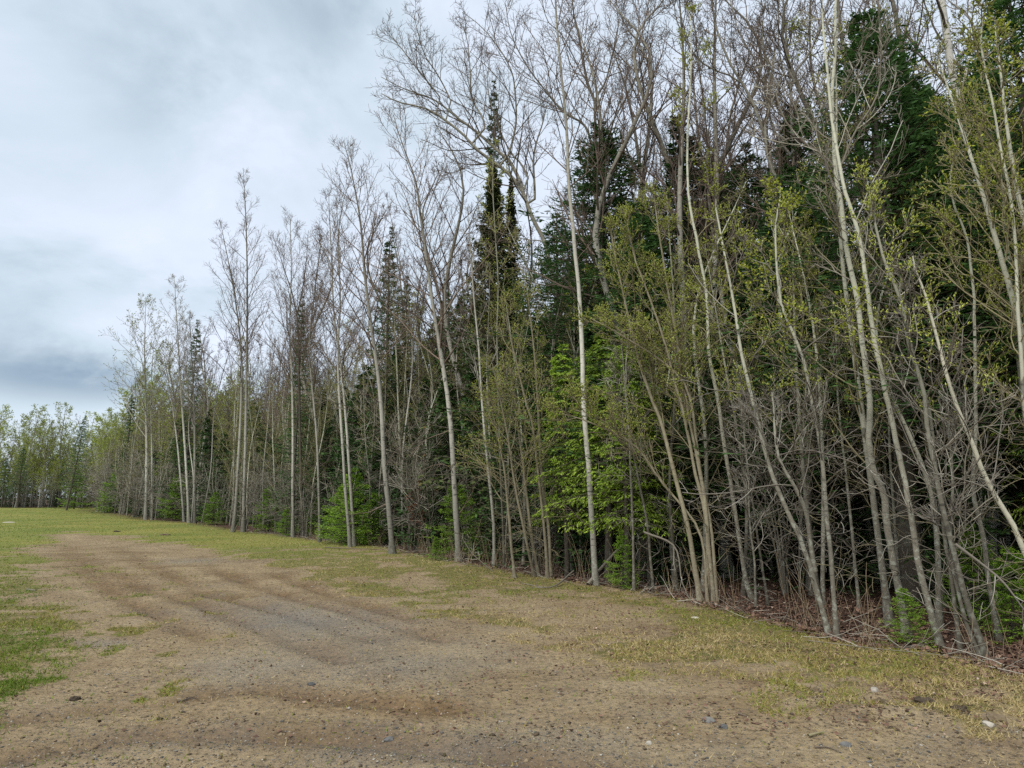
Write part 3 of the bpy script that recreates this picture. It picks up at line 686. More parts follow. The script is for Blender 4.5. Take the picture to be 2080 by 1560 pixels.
hero('aspen_tree', 'grey bare aspen with a crooked top, left of the big white limbed aspen', 'tree',
     [(1600, 1190), (1590, 800), (1572, 385), (1560, 300), (1547, 256), (1520, 190), (1480, 128), (1450, 50), (1440, -30)], .13, r1=.012, Y=14, seed=38, sp='aspen', bm=B_ASPEN, tm=T_BROWN,
     over=dict(t0=.5, n1=24, len=2.1, dead=2, n2=6, n3=5, limb_len=.36), limbs=[([(1552, 260), (1560, 180), (1540, 90), (1545, 0)], .04, 13), ([(1500, 160), (1420, 130), (1370, 70), (1350, 0)], .03, 10)])
hero('birch_tree', 'thick white birch trunk with black scars running off the top right', 'tree',
     [(2020, 1230), (2000, 800), (1972, 461), (1960, 328), (1952, 231), (1936, 144), (1926, 67), (1916, 0), (1905, -90), (1895, -200)], .135, r1=.03, Y=11.3, seed=39, sp='aspen', bm=B_BIRCH, tm=T_BROWN,
     over=dict(t0=.62, n1=9, len=2.4, dead=4, n2=5, n3=5, taper=.45, limb_len=.3),
     limbs=[([(1928, 180), (1880, 85), (1840, 72), (1780, 68), (1700, 60), (1640, 20)], .028, 10), ([(1955, 180), (1975, 110), (2000, 50), (2010, -40)], .045, 8)],
     leaf=('leaf', 5, .042, F_LEAF, 6.5))

# ------------------------------------------------------------------ conifers
def conifer(seed, H, Rb, whorls, per, bl, nb, esize, ewid, droop=.0, rise=.45, bare=0.08, r0=.12, dens=4, spray=False, shape=.85, cone=None, up_top=.5):
    rng = np.random.RandomState(seed); st, ng = Geo(), Geo()
    m = 18; tk = np.zeros((m, 3)); tk[:, 2] = np.linspace(0, H, m); tk[1:-1, :2] += np.cumsum(rng.normal(0, .012, (m - 2, 2)), 0)
    f = np.linspace(0, 1, m); R = (r0 * (1 - f) + .008)[None]
    st.tubes(tk[None], R, 8)
    nB_ = whorls * per
    h = bare + (1 - bare) * (np.repeat(np.arange(whorls), per) + rng.rand(nB_) * .7) / whorls
    h = np.where(h > .93, .93 + .065 * rng.rand(nB_), h)
    pos, _, _, _ = interp(np.repeat(tk[None], nB_, 0), h)
    az = np.tile(np.arange(per), whorls) / per * 6.283 + np.repeat(rng.rand(whorls) * 6.28, per) + rng.normal(0, .2, nB_)
    ln = Rb * (np.clip(1 - h, 0, 1) ** shape) * rng.uniform(.45, 1.25, nB_) * (.7 + .6 * np.repeat(rng.rand(whorls), per)) + .03 + .25 * np.clip(1 - h, 0, .12)
    if cone: ln = np.minimum(ln, cone * rng.uniform(.8, 1.1, nB_))
    e0 = rise * (h ** 1.5) * up_top * 2 - droop + rng.normal(0, .07, nB_)
    d = np.stack([np.cos(az) * np.cos(e0), np.sin(az) * np.cos(e0), np.sin(e0)], 1)
    mm = 6; P = np.empty((nB_, mm, 3)); P[:, 0] = pos; p = pos
    for k in range(1, mm):
        d = nrm(d + np.array([0, 0, .07 if k > 2 else -.05]) + rng.normal(0, .05, (nB_, 3)) + (np.array([0, 0, -.10]) if spray else 0))
        p = p + d * (ln / (mm - 1))[:, None]; P[:, k] = p
    Rr = (.012 + .02 * (1 - h))[:, None] * np.linspace(1, .25, mm)[None]
    st.tubes(P, Rr * (r0 / .12 * .8 + .2), 3)
    c, rc, t = grow(rng, P, Rr, nb, .18, .97, lambda t, pl: pl * bl * (1.12 - t) + .06, (42, 62), -.06 if spray else .0, .06, 4, .4, .003, flat=.25)
    allp = [(c, dens), (P[:, 2:], dens + 2)]
    for Q, k in allp:
        B = len(Q); idx = np.repeat(np.arange(B), k); t = rng.uniform(.05, 1, len(idx)); C, D, _, _ = interp(Q[idx], t)
        n = len(C); sgn = np.where(rng.rand(n) < .5, 1., -1.)[:, None]
        side = nrm(np.cross(D, [[0, 0, 1.]])) * sgn
        dd = nrm(D * .8 + side * rng.uniform(.2, .9, (n, 1)) + rng.normal(0, .18, (n, 3)) + ([0, 0, -.45] if spray else [0, 0, .05]))
        nn_ = nrm(np.array([0, 0, 1.0]) + rng.normal(0, .8, (n, 3)))
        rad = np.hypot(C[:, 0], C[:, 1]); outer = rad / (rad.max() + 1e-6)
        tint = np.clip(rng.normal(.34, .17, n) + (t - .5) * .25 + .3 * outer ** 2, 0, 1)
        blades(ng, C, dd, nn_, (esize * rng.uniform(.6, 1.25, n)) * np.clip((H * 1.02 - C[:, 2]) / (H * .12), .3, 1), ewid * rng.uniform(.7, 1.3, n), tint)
    return st, ng
def conifer_protos():
    P = {}
    def add(key, nm, fm, n, *a, **k):
        for i in range(n):
            st, ng = conifer(*(a[0] + i * 13,) + a[1:], **k)
            P.setdefault(key, []).append((st.mesh('trunk', B_DARK), ng.mesh('crown', fm)))
    add('fir', 'fir', F_FIR, 3, 100, 10.0, 2.9, 36, 6, .6, 12, .10, .025, rise=.42, droop=.12, dens=7, shape=.95, bare=.24)
    add('spire', 'spruce', F_FIR, 2, 200, 10.0, 1.6, 36, 5, .55, 8, .13, .034, rise=.5, droop=.15, dens=5, shape=1.1)
    add('young', 'fir', F_YOUNG, 3, 300, 2.2, 1.1, 15, 6, .55, 12, .06, .02, rise=.35, droop=.0, dens=9, r0=.03, bare=.03)
    add('cedar', 'cedar', F_CEDAR, 2, 400, 6.0, 1.8, 24, 5, .6, 11, .085, .022, spray=True, rise=.3, droop=.0, dens=9, r0=.07, bare=.26, cone=1.4)
    add('cone', 'cedar', F_CONE, 2, 500, 9.0, 1.5, 46, 6, .5, 8, .12, .05, spray=True, rise=1.2, droop=-.4, dens=6, r0=.12, bare=.05, shape=.75)
    add('dense', 'fir', F_FIR, 3, 600, 10.0, 2.5, 26, 6, .6, 9, .24, .085, rise=.25, droop=.12, dens=4, shape=.85, bare=.22)
    add('low', 'fir', F_MID, 2, 640, 7.0, 2.0, 24, 6, .6, 9, .18, .06, rise=.3, droop=.1, dens=5, shape=.85, bare=.03)
    return P
CON = conifer_protos()
_cnt = {}
LMK = [(100, 'the field end'), (232, 'the far bend'), (300, 'the leftmost tall poplar'), (390, 'the white pair'), (485, 'the tallest aspen'), (595, 'the slim white stem'),
       (700, 'the bright young fir'), (797, 'the stout leaning aspen'), (930, 'the arching aspen'), (1020, 'the olive tasselled sapling'), (1100, 'the brown clump'), (1210, 'the tall pale aspen'),
       (1300, 'the dark saplings'), (1440, 'the willow'), (1548, 'the spotted saplings'), (1692, 'the shared-foot trunks'), (1840, 'the double-bend trunk'), (1912, 'the smooth leaning trunk'), (2015, 'the rough trunks')]
PLACED = {}
def placed(o, noun, x, y, behind=True):
    px, _ = proj(x, y, 0); px = float(px); d = float(sdist(x, y)); k = min(LMK, key=lambda q: abs(q[0] - px))
    side = 'beside' if abs(px - k[0]) < 12 else ('left of' if px < k[0] else 'right of')
    if behind:
        if side == 'beside': side = 'behind'
        w = ('at the edge' if d < 2 else 'just inside' if d < 5 else 'deeper in') + ', ' + side
    else: w = side
    PLACED.setdefault(noun + ' ' + w + ' ' + k[1], []).append((px, o))
ORD = ['leftmost', 'second', 'third', 'fourth', 'fifth', 'sixth', 'seventh', 'eighth', 'ninth', 'tenth']
def label_placed():
    """each copy gets words of its own: landmark, side, and its turn from the left where several share them"""
    for lb, l in PLACED.items():
        l.sort(key=lambda q: q[0]); n = len(l)
        for i, (px, o) in enumerate(l):
            if n == 1: o['label'] = lb
            elif n == 2: o['label'] = ('left ' if i == 0 else 'right ') + 'one, ' + lb
            else: o['label'] = ('leftmost' if i == 0 else 'rightmost' if i == n - 1 else ORD[min(i, 9)] + ' from left') + ', ' + lb
def put(key, name, loc, sc, label, cat='tree', group=None, rz=None, idx=None, tilt=(0, 0), zs=1.0, names=('trunk', 'crown')):
    k = _cnt.get(key, 0); _cnt[key] = k + 1
    lib = CON[key]; pr = lib[(k if idx is None else idx) % len(lib)]
    rng = np.random.RandomState(k + 999)
    root = empty(name, loc, rng.rand() * 6.28 if rz is None else rz)
    root.rotation_euler[0] = tilt[0]; root.rotation_euler[1] = tilt[1]
    root.scale = (sc, sc, sc * zs)
    for nm, me in zip(names, pr):
        if me is not None: obj(nm, me, root)
    tag(root, label, cat, group); return root
def top_at(key, name, px, pytop, Y, Hn, label, group=None, wide=1.0, **k):
    """conifer at distance Y whose tip reaches the given height in the photo"""
    t = Wp(px, pytop, Y); z0 = gz(t[0], t[1]); h = t[2] - z0; s = h / Hn
    r = put(key, name, (t[0], t[1], z0 - .03), s, label, group=group, **k)
    r.scale = (s * wide, s * wide, s)
    return r
GF = 'dark conifers standing among the trees'
top_at('fir', 'fir_tree', 1215, 245, 16.5, 10, 'tall dark green fir whose pointed top stands before the forked bare poplar', GF, wide=1.6, idx=0)
top_at('spire', 'fir_tree', 1372, 235, 16, 10, 'narrow dark fir top poking up just right of the tall middle fir', GF, wide=1.8, idx=0)
top_at('fir', 'fir_tree', 1745, 15, 10.8, 10, 'wide dark fir filling the upper right, left of the thick white birch', GF, wide=1.5, idx=1)
top_at('fir', 'fir_tree', 2045, -60, 9.8, 10, 'dark fir in the upper right corner, right of the thick white birch', GF, wide=1.3, idx=2)
top_at('fir', 'fir_tree', 1515, 290, 15.5, 10, 'dark green fir behind the grey crooked-topped aspen', GF, wide=1.35, idx=0)
top_at('fir', 'fir_tree', 1445, 310, 17.5, 10, 'dark fir between the narrow dark fir top and the crooked-topped aspen', GF, wide=1.3, idx=1)
top_at('fir', 'fir_tree', 1130, 430, 19, 10, 'shorter dark fir against the left flank of the tall middle fir', GF, wide=1.3, idx=2)
top_at('fir', 'fir_tree', 1290, 400, 15.0, 10, 'bushy dark fir filling in right below the tall middle fir', GF, wide=1.5, idx=1)
top_at('fir', 'fir_tree', 1600, 330, 13.5, 10, 'dark fir below the fork of the big white limbed aspen', GF, wide=1.5, idx=2)
top_at('fir', 'fir_tree', 1850, 160, 11.6, 10, 'dark fir close left of the thick white birch, lower than the wide one', GF, wide=1.5, idx=0)
top_at('fir', 'fir_tree', 1960, 120, 12.2, 10, 'dark fir straight behind the thick white birch trunk', GF, wide=1.5, idx=1)
top_at('cone', 'cedar_tree', 1000, 335, 22, 9, 'dark olive cone-shaped cedar in front of the leaning poplar', GF, wide=1.0, idx=0)
top_at('cone', 'cedar_tree', 1038, 360, 22.6, 9, 'second olive cedar with rusty patches, right behind the cone-shaped cedar', GF, wide=.6, idx=1)
top_at('spire', 'spruce_tree', 1003, 160, 24, 10, 'black thin spruce spire sticking up through the limbs of the leaning poplar', GF, wide=.55, idx=1)
top_at('spire', 'spruce_tree', 797, 458, 27, 10, 'narrow pointed spruce between the stout white aspen and the arching aspen', GF, wide=.85, idx=0)
top_at('spire', 'spruce_tree', 828, 560, 27.5, 10, 'smaller spruce tip close right of the narrow pointed spruce', GF, wide=.8, idx=1)
top_at('spire', 'spruce_tree', 905, 565, 26, 10, 'spruce tip showing just right of the arching aspen trunk', GF, wide=.9, idx=0)
top_at('spire', 'spruce_tree', 616, 600, 31, 10, 'dark spruce point above the left treeline, right of the slim straight white stem', GF, wide=.7, idx=1)
top_at('spire', 'spruce_tree', 401, 648, 52, 10, 'dark narrow spruce column behind the two white barked aspens', GF, wide=.75, idx=0)
top_at('spire', 'spruce_tree', 268, 800, 70, 10, 'small dark spruce tip at the far left bend of the wood', GF, wide=.9, idx=0)
top_at('fir', 'spruce_tree', 155, 843, 86, 10, 'far dark spruce leaning over to the right at the end of the field', GF, wide=.8, idx=1, tilt=(0, .10), rz=0.0)
top_at('fir', 'fir_tree', 50, 905, 104, 10, 'dark green fir in the far corner of the field', GF, wide=1.0, idx=1)
top_at('fir', 'fir_tree', 15, 930, 106, 10, 'leftmost dark fir beyond the far end of the field', GF, wide=1.1, idx=2)
# bright cedars and young firs at the edge
GC = 'bright green cedars at the edge of the wood'
top_at('cedar', 'cedar_tree', 1225, 640, 13.9, 6, 'bright green cedar with hanging sprays behind the tall pale aspen', GC, wide=1.3, idx=0)
top_at('cedar', 'cedar_tree', 1145, 690, 15.0, 6, 'bright cedar left of the tall pale aspen', GC, wide=.9, idx=1)
top_at('cedar', 'cedar_tree', 1305, 700, 13.2, 6, 'bright cedar between the tall pale aspen and the willow', GC, wide=.9, idx=0)
top_at('cedar', 'cedar_tree', 1262, 665, 12.9, 6, 'bright cedar just right of the tall pale aspen, foremost of the cedars', GC, wide=1.0, idx=1)
top_at('cedar', 'cedar_tree', 2095, 430, 9.5, 6, 'bright cedar spray at the right edge of the photo', GC, wide=.7, idx=1)
GY = 'bright young firs at the foot of the wood'
def young(px, py, s, label, idx=None, Y=None, zs=1.0):
    g = G(px, py, -.02) if Y is None else Wp(px, py, Y)
    return put('young', 'young_fir', (g[0], g[1], gz(g[0], g[1]) - .02), s, label, cat='young fir', group=GY, idx=idx, zs=zs)
young(712, 1106, 1.2, 'bright yellow-green young fir bush left of the stout white aspen foot', 0)
young(688, 1102, .95, 'smaller young fir merging with the left of the bright fir bush', 1)
young(755, 1102, .85, 'darker young fir squeezed between the bright fir bush and the stout aspen', 2)
young(930, 1132, .95, 'young fir with flat outstretched branches near the foot of the arching aspen', 1)
young(885, 1138, .28, 'tiny green fir seedling at the grass edge left of the arching aspen', 2)
young(545, 1078, 1.0, 'young green fir right of the foot of the tallest aspen', 2)
young(580, 1088, .55, 'low young fir left of the slim straight white stem', 0)
young(355, 1056, 1.5, 'young fir left of the white barked pair', 0)
young(232, 1042, 2.2, 'rounded young fir at the far bend of the edge', 1)
young(150, 1034, 2.4, 'low dark young fir beside the dry tan reeds at the far end', 2)
young(432, 1066, .9, 'young fir between the white barked pair and the tallest aspen', 1)
young(640, 1086, .75, 'small young fir behind the thin grey stem', 2)
young(1265, 1200, .38, 'small spiky fir seedling right of the fallen grey branch', 0, zs=1.2)
young(1848, 1306, .30, 'little bright fir seedling at the foot of the thick double-bend trunk', 1)
young(1990, 1262, .58, 'young fir with flat bright branches between the rough trunks at the right', 0)
young(2060, 1290, .5, 'young fir half out of the photo at the right edge', 2)
young(1375, 1140, .55, 'shaded young fir branch showing behind the willow stems', 2)
young(1210, 1105, .9, 'shaded young fir deep behind the tall pale aspen foot', 1)

# ------------------------------------------------------------------ trees behind: prototypes copied as individuals
def wood_proto(seed, kind):
    rng = np.random.RandomState(seed)
    if kind == 'bare':
        H = 14.5; spec = dict(SPEC['aspen'], n1=26, t0=.38, len=2.5, n2=6, n3=4, dead=10, tip=.0045)
        tk = spline([(0, 0, 0), (rng.normal(0, .15), rng.normal(0, .15), 4), (rng.normal(-.2, .3), rng.normal(0, .3), 8), (rng.normal(-.3, .4), rng.normal(0, .4), 12), (rng.normal(-.3, .5), rng.normal(0, .5), H)], 22)
        st, c, tw = wood(rng, [tk], [(.11, .01)], spec); return (st.mesh('trunk', B_ASPEN, True), c.mesh('crown', T_RED), None)
    if kind == 'thin':
        H = 12; spec = dict(SPEC['slim'], n1=24, t0=.42, len=1.5, n2=5, n3=4, dead=12, tip=.004)
        tk = spline([(0, 0, 0), (rng.normal(0, .12), rng.normal(0, .12), 3), (rng.normal(-.2, .25), rng.normal(0, .25), 7), (rng.normal(-.3, .4), rng.normal(0, .4), H)], 20)
        st, c, tw = wood(rng, [tk], [(.042, .006)], spec); return (st.mesh('trunk', B_ASPEN, True), c.mesh('crown', T_RED), None)
    if kind == 'leafy':
        H = 7; spec = dict(SPEC['slim'], n1=18, t0=.35, len=1.7, n2=5, n3=3, dead=6, tip=.003, up=.05)
        tk = spline([(0, 0, 0), (.1, 0, 2), (rng.normal(-.2, .3), 0, 4.5), (rng.normal(-.3, .4), rng.normal(0, .4), H)], 16)
        st, c, tw = wood(rng, [tk], [(.04, .006)], spec); lf = leafage(rng, 'leaf', tw, 6, .038, 2)
        return (st.mesh('trunk', B_EDGE), c.mesh('crown', T_OLIVE), lf.mesh('leaves', F_LEAF))
    if kind == 'leafing':
        H = 13; spec = dict(SPEC['far'], n1=26, t0=.25, len=3.0, n2=6, n3=3, tip=.007)
        tk = spline([(0, 0, 0), (.1, 0, 4), (rng.normal(0, .3), 0, 8), (rng.normal(0, .4), rng.normal(0, .4), H)], 16)
        st, c, tw = wood(rng, [tk], [(.13, .01)], spec); lf = leafage(rng, 'leaf', tw, 5, .14, 2)
        return (st.mesh('trunk', B_ASPEN), c.mesh('crown', T_GREY), lf.mesh('leaves', F_HAZE))
    if kind == 'budding':
        H = 9; spec = dict(SPEC['slim'], n1=30, t0=.22, len=1.7, n2=6, n3=4, dead=9, tip=.004)
        tk = spline([(0, 0, 0), (.1, 0, 3), (rng.normal(0, .3), 0, 6), (rng.normal(0, .4), rng.normal(0, .4), H)], 16)
        st, c, tw = wood(rng, [tk], [(.055, .008)], spec); lf = leafage(rng, 'catkin', tw, 1, .055, 2)
        return (st.mesh('trunk', B_EDGE), c.mesh('crown', T_OLIVE), lf.mesh('leaves', F_CATKIN))
    if kind == 'brush':      # many-stemmed grey thicket bush
        H = 3.4; tr = []; rr = []
        for k in range(6):
            a = rng.rand() * 6.28; l = rng.uniform(.25, 1.1)
            tr.append(spline([(.12 * math.cos(a), .12 * math.sin(a), 0), (.3 * l * math.cos(a), .3 * l * math.sin(a), H * .35), (.8 * l * math.cos(a + .2), .8 * l * math.sin(a + .2), H * .7), (1.2 * l * math.cos(a), 1.2 * l * math.sin(a), H * rng.uniform(.8, 1.2))], 12)); rr.append((.02, .004))
        spec = dict(n1=9, t0=.15, len=1.15, n2=5, n3=3, ang=(35, 80), up=.02, wig=.14, dead=0, tip=.003, twig=.12, sides=5, up2=.02, up3=.02, shape=.4)
        st, c, tw = wood(rng, tr, rr, spec); return (st.mesh('trunk', B_EDGE, True), c.mesh('crown', T_GREY), None)
    if kind == 'pole':       # thin understorey stem with dead lower twigs
        H = 8; spec = dict(n1=14, t0=.3, len=1.1, n2=4, n3=3, ang=(40, 80), up=.03, wig=.12, dead=22, tip=.003, twig=.12, sides=6)
        tk = spline([(0, 0, 0), (rng.normal(0, .15), rng.normal(0, .1), 2), (rng.normal(-.3, .2), rng.normal(0, .2), 4.5), (rng.normal(-.6, .4), rng.normal(0, .4), H)], 18)
        st, c, tw = wood(rng, [tk], [(.038, .006)], spec); return (st.mesh('trunk', B_EDGE, True), c.mesh('crown', T_GREY), None)
for kind, n in (('thin', 4), ('leafy', 3), ('bare', 5), ('leafing', 3), ('budding', 3), ('brush', 4), ('pole', 4)):
    CON[kind] = [wood_proto(700 + 31 * i, kind) for i in range(n)]
NM3 = ('trunk', 'crown', 'leaves')
RG = random.Random(11)
seglen = np.concatenate([[0], np.cumsum(np.linalg.norm(np.diff(EDGE, axis=0), axis=1))])
def along(s, d):
    i = min(max(np.searchsorted(seglen, s, 'right') - 1, 0), len(EDGE) - 2); t = (s - seglen[i]) / (seglen[i + 1] - seglen[i])
    p = EDGE[i] * (1 - t) + EDGE[i + 1] * t; dd = EDGE[i + 1] - EDGE[i]; nn_ = np.array([dd[1], -dd[0]]) / np.linalg.norm(dd)
    return p + nn_ * d
CLEAR = [(655, 785, 23), (1095, 1345, 15.5), (900, 985, 21), (520, 560, 37), (1820, 1880, 9), (1930, 2080, 9.6), (1250, 1285, 14), (335, 375, 54)]
def inview(x, y, m=.3):
    return y > 2 and abs(x) < y * .80 + m * 8
def scatter(key, name, n, s0, s1, d0, d1, sc, label, group, cat='tree', mind=1.0, names=NM3, power=1.0, test=None):
    pts = []; tries = 0
    while len(pts) < n and tries < n * 60:
        tries += 1; s = s0 + (s1 - s0) * RG.random() ** power; d = RG.uniform(d0, d1); p = along(s, d)
        if not inview(*p) or sdist(p[0], p[1]) < d0 * .8: continue
        if any((p[0] - q[0]) ** 2 + (p[1] - q[1]) ** 2 < mind ** 2 for q in pts): continue
        if test and not test(p): continue
        ppx = float(proj(p[0], p[1], 0)[0])
        if key in ('brush', 'pole', 'budding', 'dense', 'low', 'leafy') and any(a < ppx < b and p[1] < yy for a, b, yy in CLEAR): continue
        pts.append(p)
        scv = RG.uniform(*sc)
        ob = put(key, name, (p[0], p[1], gz(p[0], p[1]) - .04), scv, None, cat, group, names=names, tilt=(RG.gauss(0, .04), RG.gauss(0, .04)), zs=RG.uniform(.92, 1.1))
        placed(ob, ('shorter ' if scv < (sc[0] + sc[1]) / 2 else 'taller ') + label, p[0], p[1])
E0 = float(seglen[1]); EM = float(seglen[-4])     # from the right edge of the frame to the far bend
TC = ('trunk', 'crown')
scatter('dense', 'fir_tree', 105, E0, E0 + 36, 5.5, 18, (.8, 1.05), 'dark fir', 'dark firs packed inside the wood', mind=1.6, names=TC)
scatter('dense', 'fir_tree', 40, E0 + 12, E0 + 36, 2.2, 6, (.55, .85), 'dark fir', 'dark firs packed inside the wood', mind=1.6, names=TC)
scatter('low', 'fir_tree', 40, E0 + 14, E0 + 38, 1.6, 6, (.5, 1.0), 'green fir', 'green firs under the bare crowns', mind=1.5, names=TC)
scatter('low', 'fir_tree', 24, E0, E0 + 14, 3.5, 8, (.4, .8), 'green fir', 'green firs under the bare crowns', mind=1.5, names=TC)
scatter('low', 'fir_tree', 70, E0 + 30, EM, 1.5, 12, (.7, 1.15), 'green fir', 'green firs in the left half of the wood', mind=2.2, names=TC)
scatter('dense', 'fir_tree', 40, E0 + 30, EM, 4.0, 18, (.6, .9), 'dark fir', 'dark firs in the left half of the wood', mind=2.4, names=TC)
scatter('bare', 'aspen_tree', 140, E0 + 12, EM - 8, 2.5, 22, (.72, 1.12), 'bare grey aspen', 'bare aspens behind the front row', mind=1.2)
scatter('bare', 'aspen_tree', 22, E0, E0 + 18, 7, 18, (.85, 1.1), 'bare crowned aspen', 'bare aspens high over the right half', mind=1.8)
scatter('budding', 'sapling_tree', 90, E0 + 7, E0 + 47, 1.0, 7, (.6, 1.1), 'budding slim tree', 'budding slim trees near the edge', mind=.9)
scatter('budding', 'sapling_tree', 60, E0 + 40, EM, .6, 8, (.6, 1.1), 'budding tree', 'budding trees of the far left edge', mind=1.3)
scatter('thin', 'aspen_tree', 115, E0 + 12, EM - 6, .8, 14, (.75, 1.3), 'thin bare pale aspen', 'thin bare aspens of the left stretch', mind=.9)
scatter('thin', 'aspen_tree', 6, E0 + 1, E0 + 13, 2, 10, (.7, 1.1), 'thin bare pale aspen', 'thin bare aspens of the right stretch', mind=1.0)
scatter('leafy', 'maple_tree', 26, E0 + 1, E0 + 22, 1.2, 5, (.75, 1.15), 'slim yellow-leaved tree', 'slim trees with fresh yellow leaves', mind=1.2)
scatter('pole', 'sapling_tree', 5, E0, E0 + 13, 1.0, 6, (.6, 1.05), 'thin grey stem', 'thin understorey stems', mind=.7)
scatter('pole', 'sapling_tree', 48, E0 + 13, E0 + 36, .4, 6, (.6, 1.05), 'thin grey stem', 'thin understorey stems', mind=.6)
scatter('brush', 'bare_shrub', 1, E0, E0 + 12, 1.5, 5, (.7, 1.1), 'bare grey shrub', 'bare shrubs in the underwood', 'shrub', mind=1.2)
scatter('brush', 'bare_shrub', 48, E0 + 12, E0 + 60, .5, 5, (.7, 1.3), 'bare grey shrub', 'bare shrubs in the underwood', 'shrub', mind=.9)
scatter('leafing', 'leafing_tree', 34, EM - 38, EM + 6, 2, 16, (.62, .95), 'light green leafing tree', 'light green leafing trees', mind=2.6)
for px_, Y_, sc_ in ((1255, 17, .98), (1300, 15.5, 1.0), (1345, 18, 1.1), (1385, 15, .98), (1430, 16.5, 1.05), (1475, 14.5, 1.0), (1530, 17, 1.1), (1680, 14, 1.0), (1790, 13, 1.0), (1290, 21, 1.1), (1410, 20, 1.15)):
    p = Wp(px_, 1100, Y_); ob = put('bare', 'aspen_tree', (p[0], p[1], gz(p[0], p[1]) - .04), sc_, None, 'tree', 'tall bare trees behind the firs', names=NM3, tilt=(0, RG.gauss(0, .03)))
    placed(ob, 'tall bare aspen high over the firs', p[0], p[1])
FE = float(seglen[-1]) - 90
scatter('leafing', 'leafing_tree', 80, EM - 4, FE, 1, 22, (.85, 1.25), 'pale green leafing tree', 'leafing trees beyond the field', mind=2.2)
scatter('leafing', 'leafing_tree', 75, EM - 2, FE, .5, 9, (.45, .8), 'low pale green tree', 'leafing trees beyond the field', mind=1.4)
scatter('bare', 'aspen_tree', 30, EM - 4, FE, 2, 25, (.85, 1.1), 'bare tree', 'bare trees beyond the field', mind=3)
scatter('low', 'fir_tree', 40, EM - 4, FE, .8, 10, (.5, 1.0), 'dark low fir', 'firs beyond the field', mind=2.6, names=TC)
scatter('budding', 'sapling_tree', 36, EM - 4, FE, .5, 8, (.7, 1.1), 'budding brownish tree', 'budding trees beyond the field', mind=2)
scatter('brush', 'bare_shrub', 36, E0 + 60, FE, .3, 3.5, (1.0, 1.8), 'greyish bare bush', 'bushes along the far edge', 'shrub', mind=1.6)

# rust leaved sapling
rng = np.random.RandomState(77); st, c, tw = wood(rng, [spline([(0, 0, 0), (.1, 0, .6), (-.1, 0, 1.4), (.05, 0, 2.0)], 10)], [(.02, .004)], dict(n1=12, t0=.2, len=.7, n2=4, n3=3, dead=0, tip=.003, twig=.1, sides=6))
lf = leafage(rng, 'leaf', tw, 2, .06)
g_ = G(842, 1118, -.02); tag(assemble('beech_sapling', (g_[0], g_[1] + .3, gz(g_[0], g_[1]) - .02), st, c, lf, B_DARK, T_BROWN, F_RUST), 'small sapling still holding rust-red dead leaves, right of the stout white aspen foot', 'sapling')

# deep woods closing the view: one mass nobody could count
def mass(name, n, region, mt, size, seed, zmax):
    rng = np.random.RandomState(seed); g = Geo(); P = []
    while len(P) < n:
        s = rng.uniform(*region[:2]); d = rng.uniform(*region[2:]); P.append(along(s, d))
    P = np.array(P); z = rng.rand(n) ** .8 * zmax * (.55 + .6 * vn(P[:, 0] * .35, P[:, 1] * .35))
    C = np.stack([P[:, 0], P[:, 1], z], 1)
    blades(g, C, nrm(rng.normal(0, 1, (n, 3)) * [1, 1, .4]), nrm(rng.normal(0, .6, (n, 3)) + [0, 0, 1]), size * rng.uniform(.6, 1.3, n), size * .5 * rng.uniform(.6, 1.2, n), np.clip(rng.normal(.35, .2, n), 0, 1))
    tag(obj(name, g.mesh(name, mt)), 'distant dark depth of the wood behind all the trees', 'woods', kind='stuff')
mass('deep_woods', 36000, (E0 - 4, EM + 10, 17, 28), F_FIR, .5, 5, 6.5)
mass('deep_woods', 26000, (EM - 10, FE + 30, 12, 28), F_MID, .8, 6, 9)

# ------------------------------------------------------------------ ground cover
def screen_pts(rng, n, py0=1020, py1=1640, px0=-300, px1=2400, powr=1.0):
    px = rng.uniform(px0, px1, n); py = py0 + (py1 - py0) * rng.rand(n) ** powr
    a = (px - 1040) / FPX; b_ = -(py - 780) / FPX; t = -CAM[2] / (SP + b_ * CP)
    return a * t, (CP - b_ * SP) * t
rng = np.random.RandomState(3)
# grass
x, y = screen_pts(rng, 900000, 1030, 1640)
g, px, py = mask_grass(x, y); s = sdist(x, y); nn_ = fbm(x * 5, y * 5, 3)
keep = (rng.rand(len(x)) < np.clip(g * 1.1 * (.25 + 1.5 * (nn_ > .43)), 0.012, 1) * .8) & (s < .15)
x, y, g, s = x[keep], y[keep], g[keep], s[keep]; px = px[keep]; py = py[keep]
D = np.hypot(x, y); n = len(x); z = hgt(x, y)
green = fbm(x * .5 + 9, y * .5, 3) - .45 + .35 * np.exp(-((px - 20) / 260) ** 2) + (rng.rand(n) - .5) * .25
tint = np.clip(.62 - green * 1.5 + rng.normal(0, .2, n) - .12 * sstep(-1.2, -.1, s) * 0, 0, 1)
lean = rng.normal(0, .8, (n, 3)); lean[:, 2] = np.abs(rng.normal(.75, .35, n))
gg = Geo(); ln = rng.uniform(.018, .055, n) * (1 + D / 60); wd = (.0035 + D * .00045) * rng.uniform(.7, 1.4, n)
blades(gg, np.stack([x, y, z - .003], 1), lean, rand_unit(rng, n), ln, wd, tint, 'tri')
tag(obj('grass', gg.mesh('grass', F_GRASS)), 'short thin yellow-green grass on the verge and on the left', 'grass', kind='stuff')
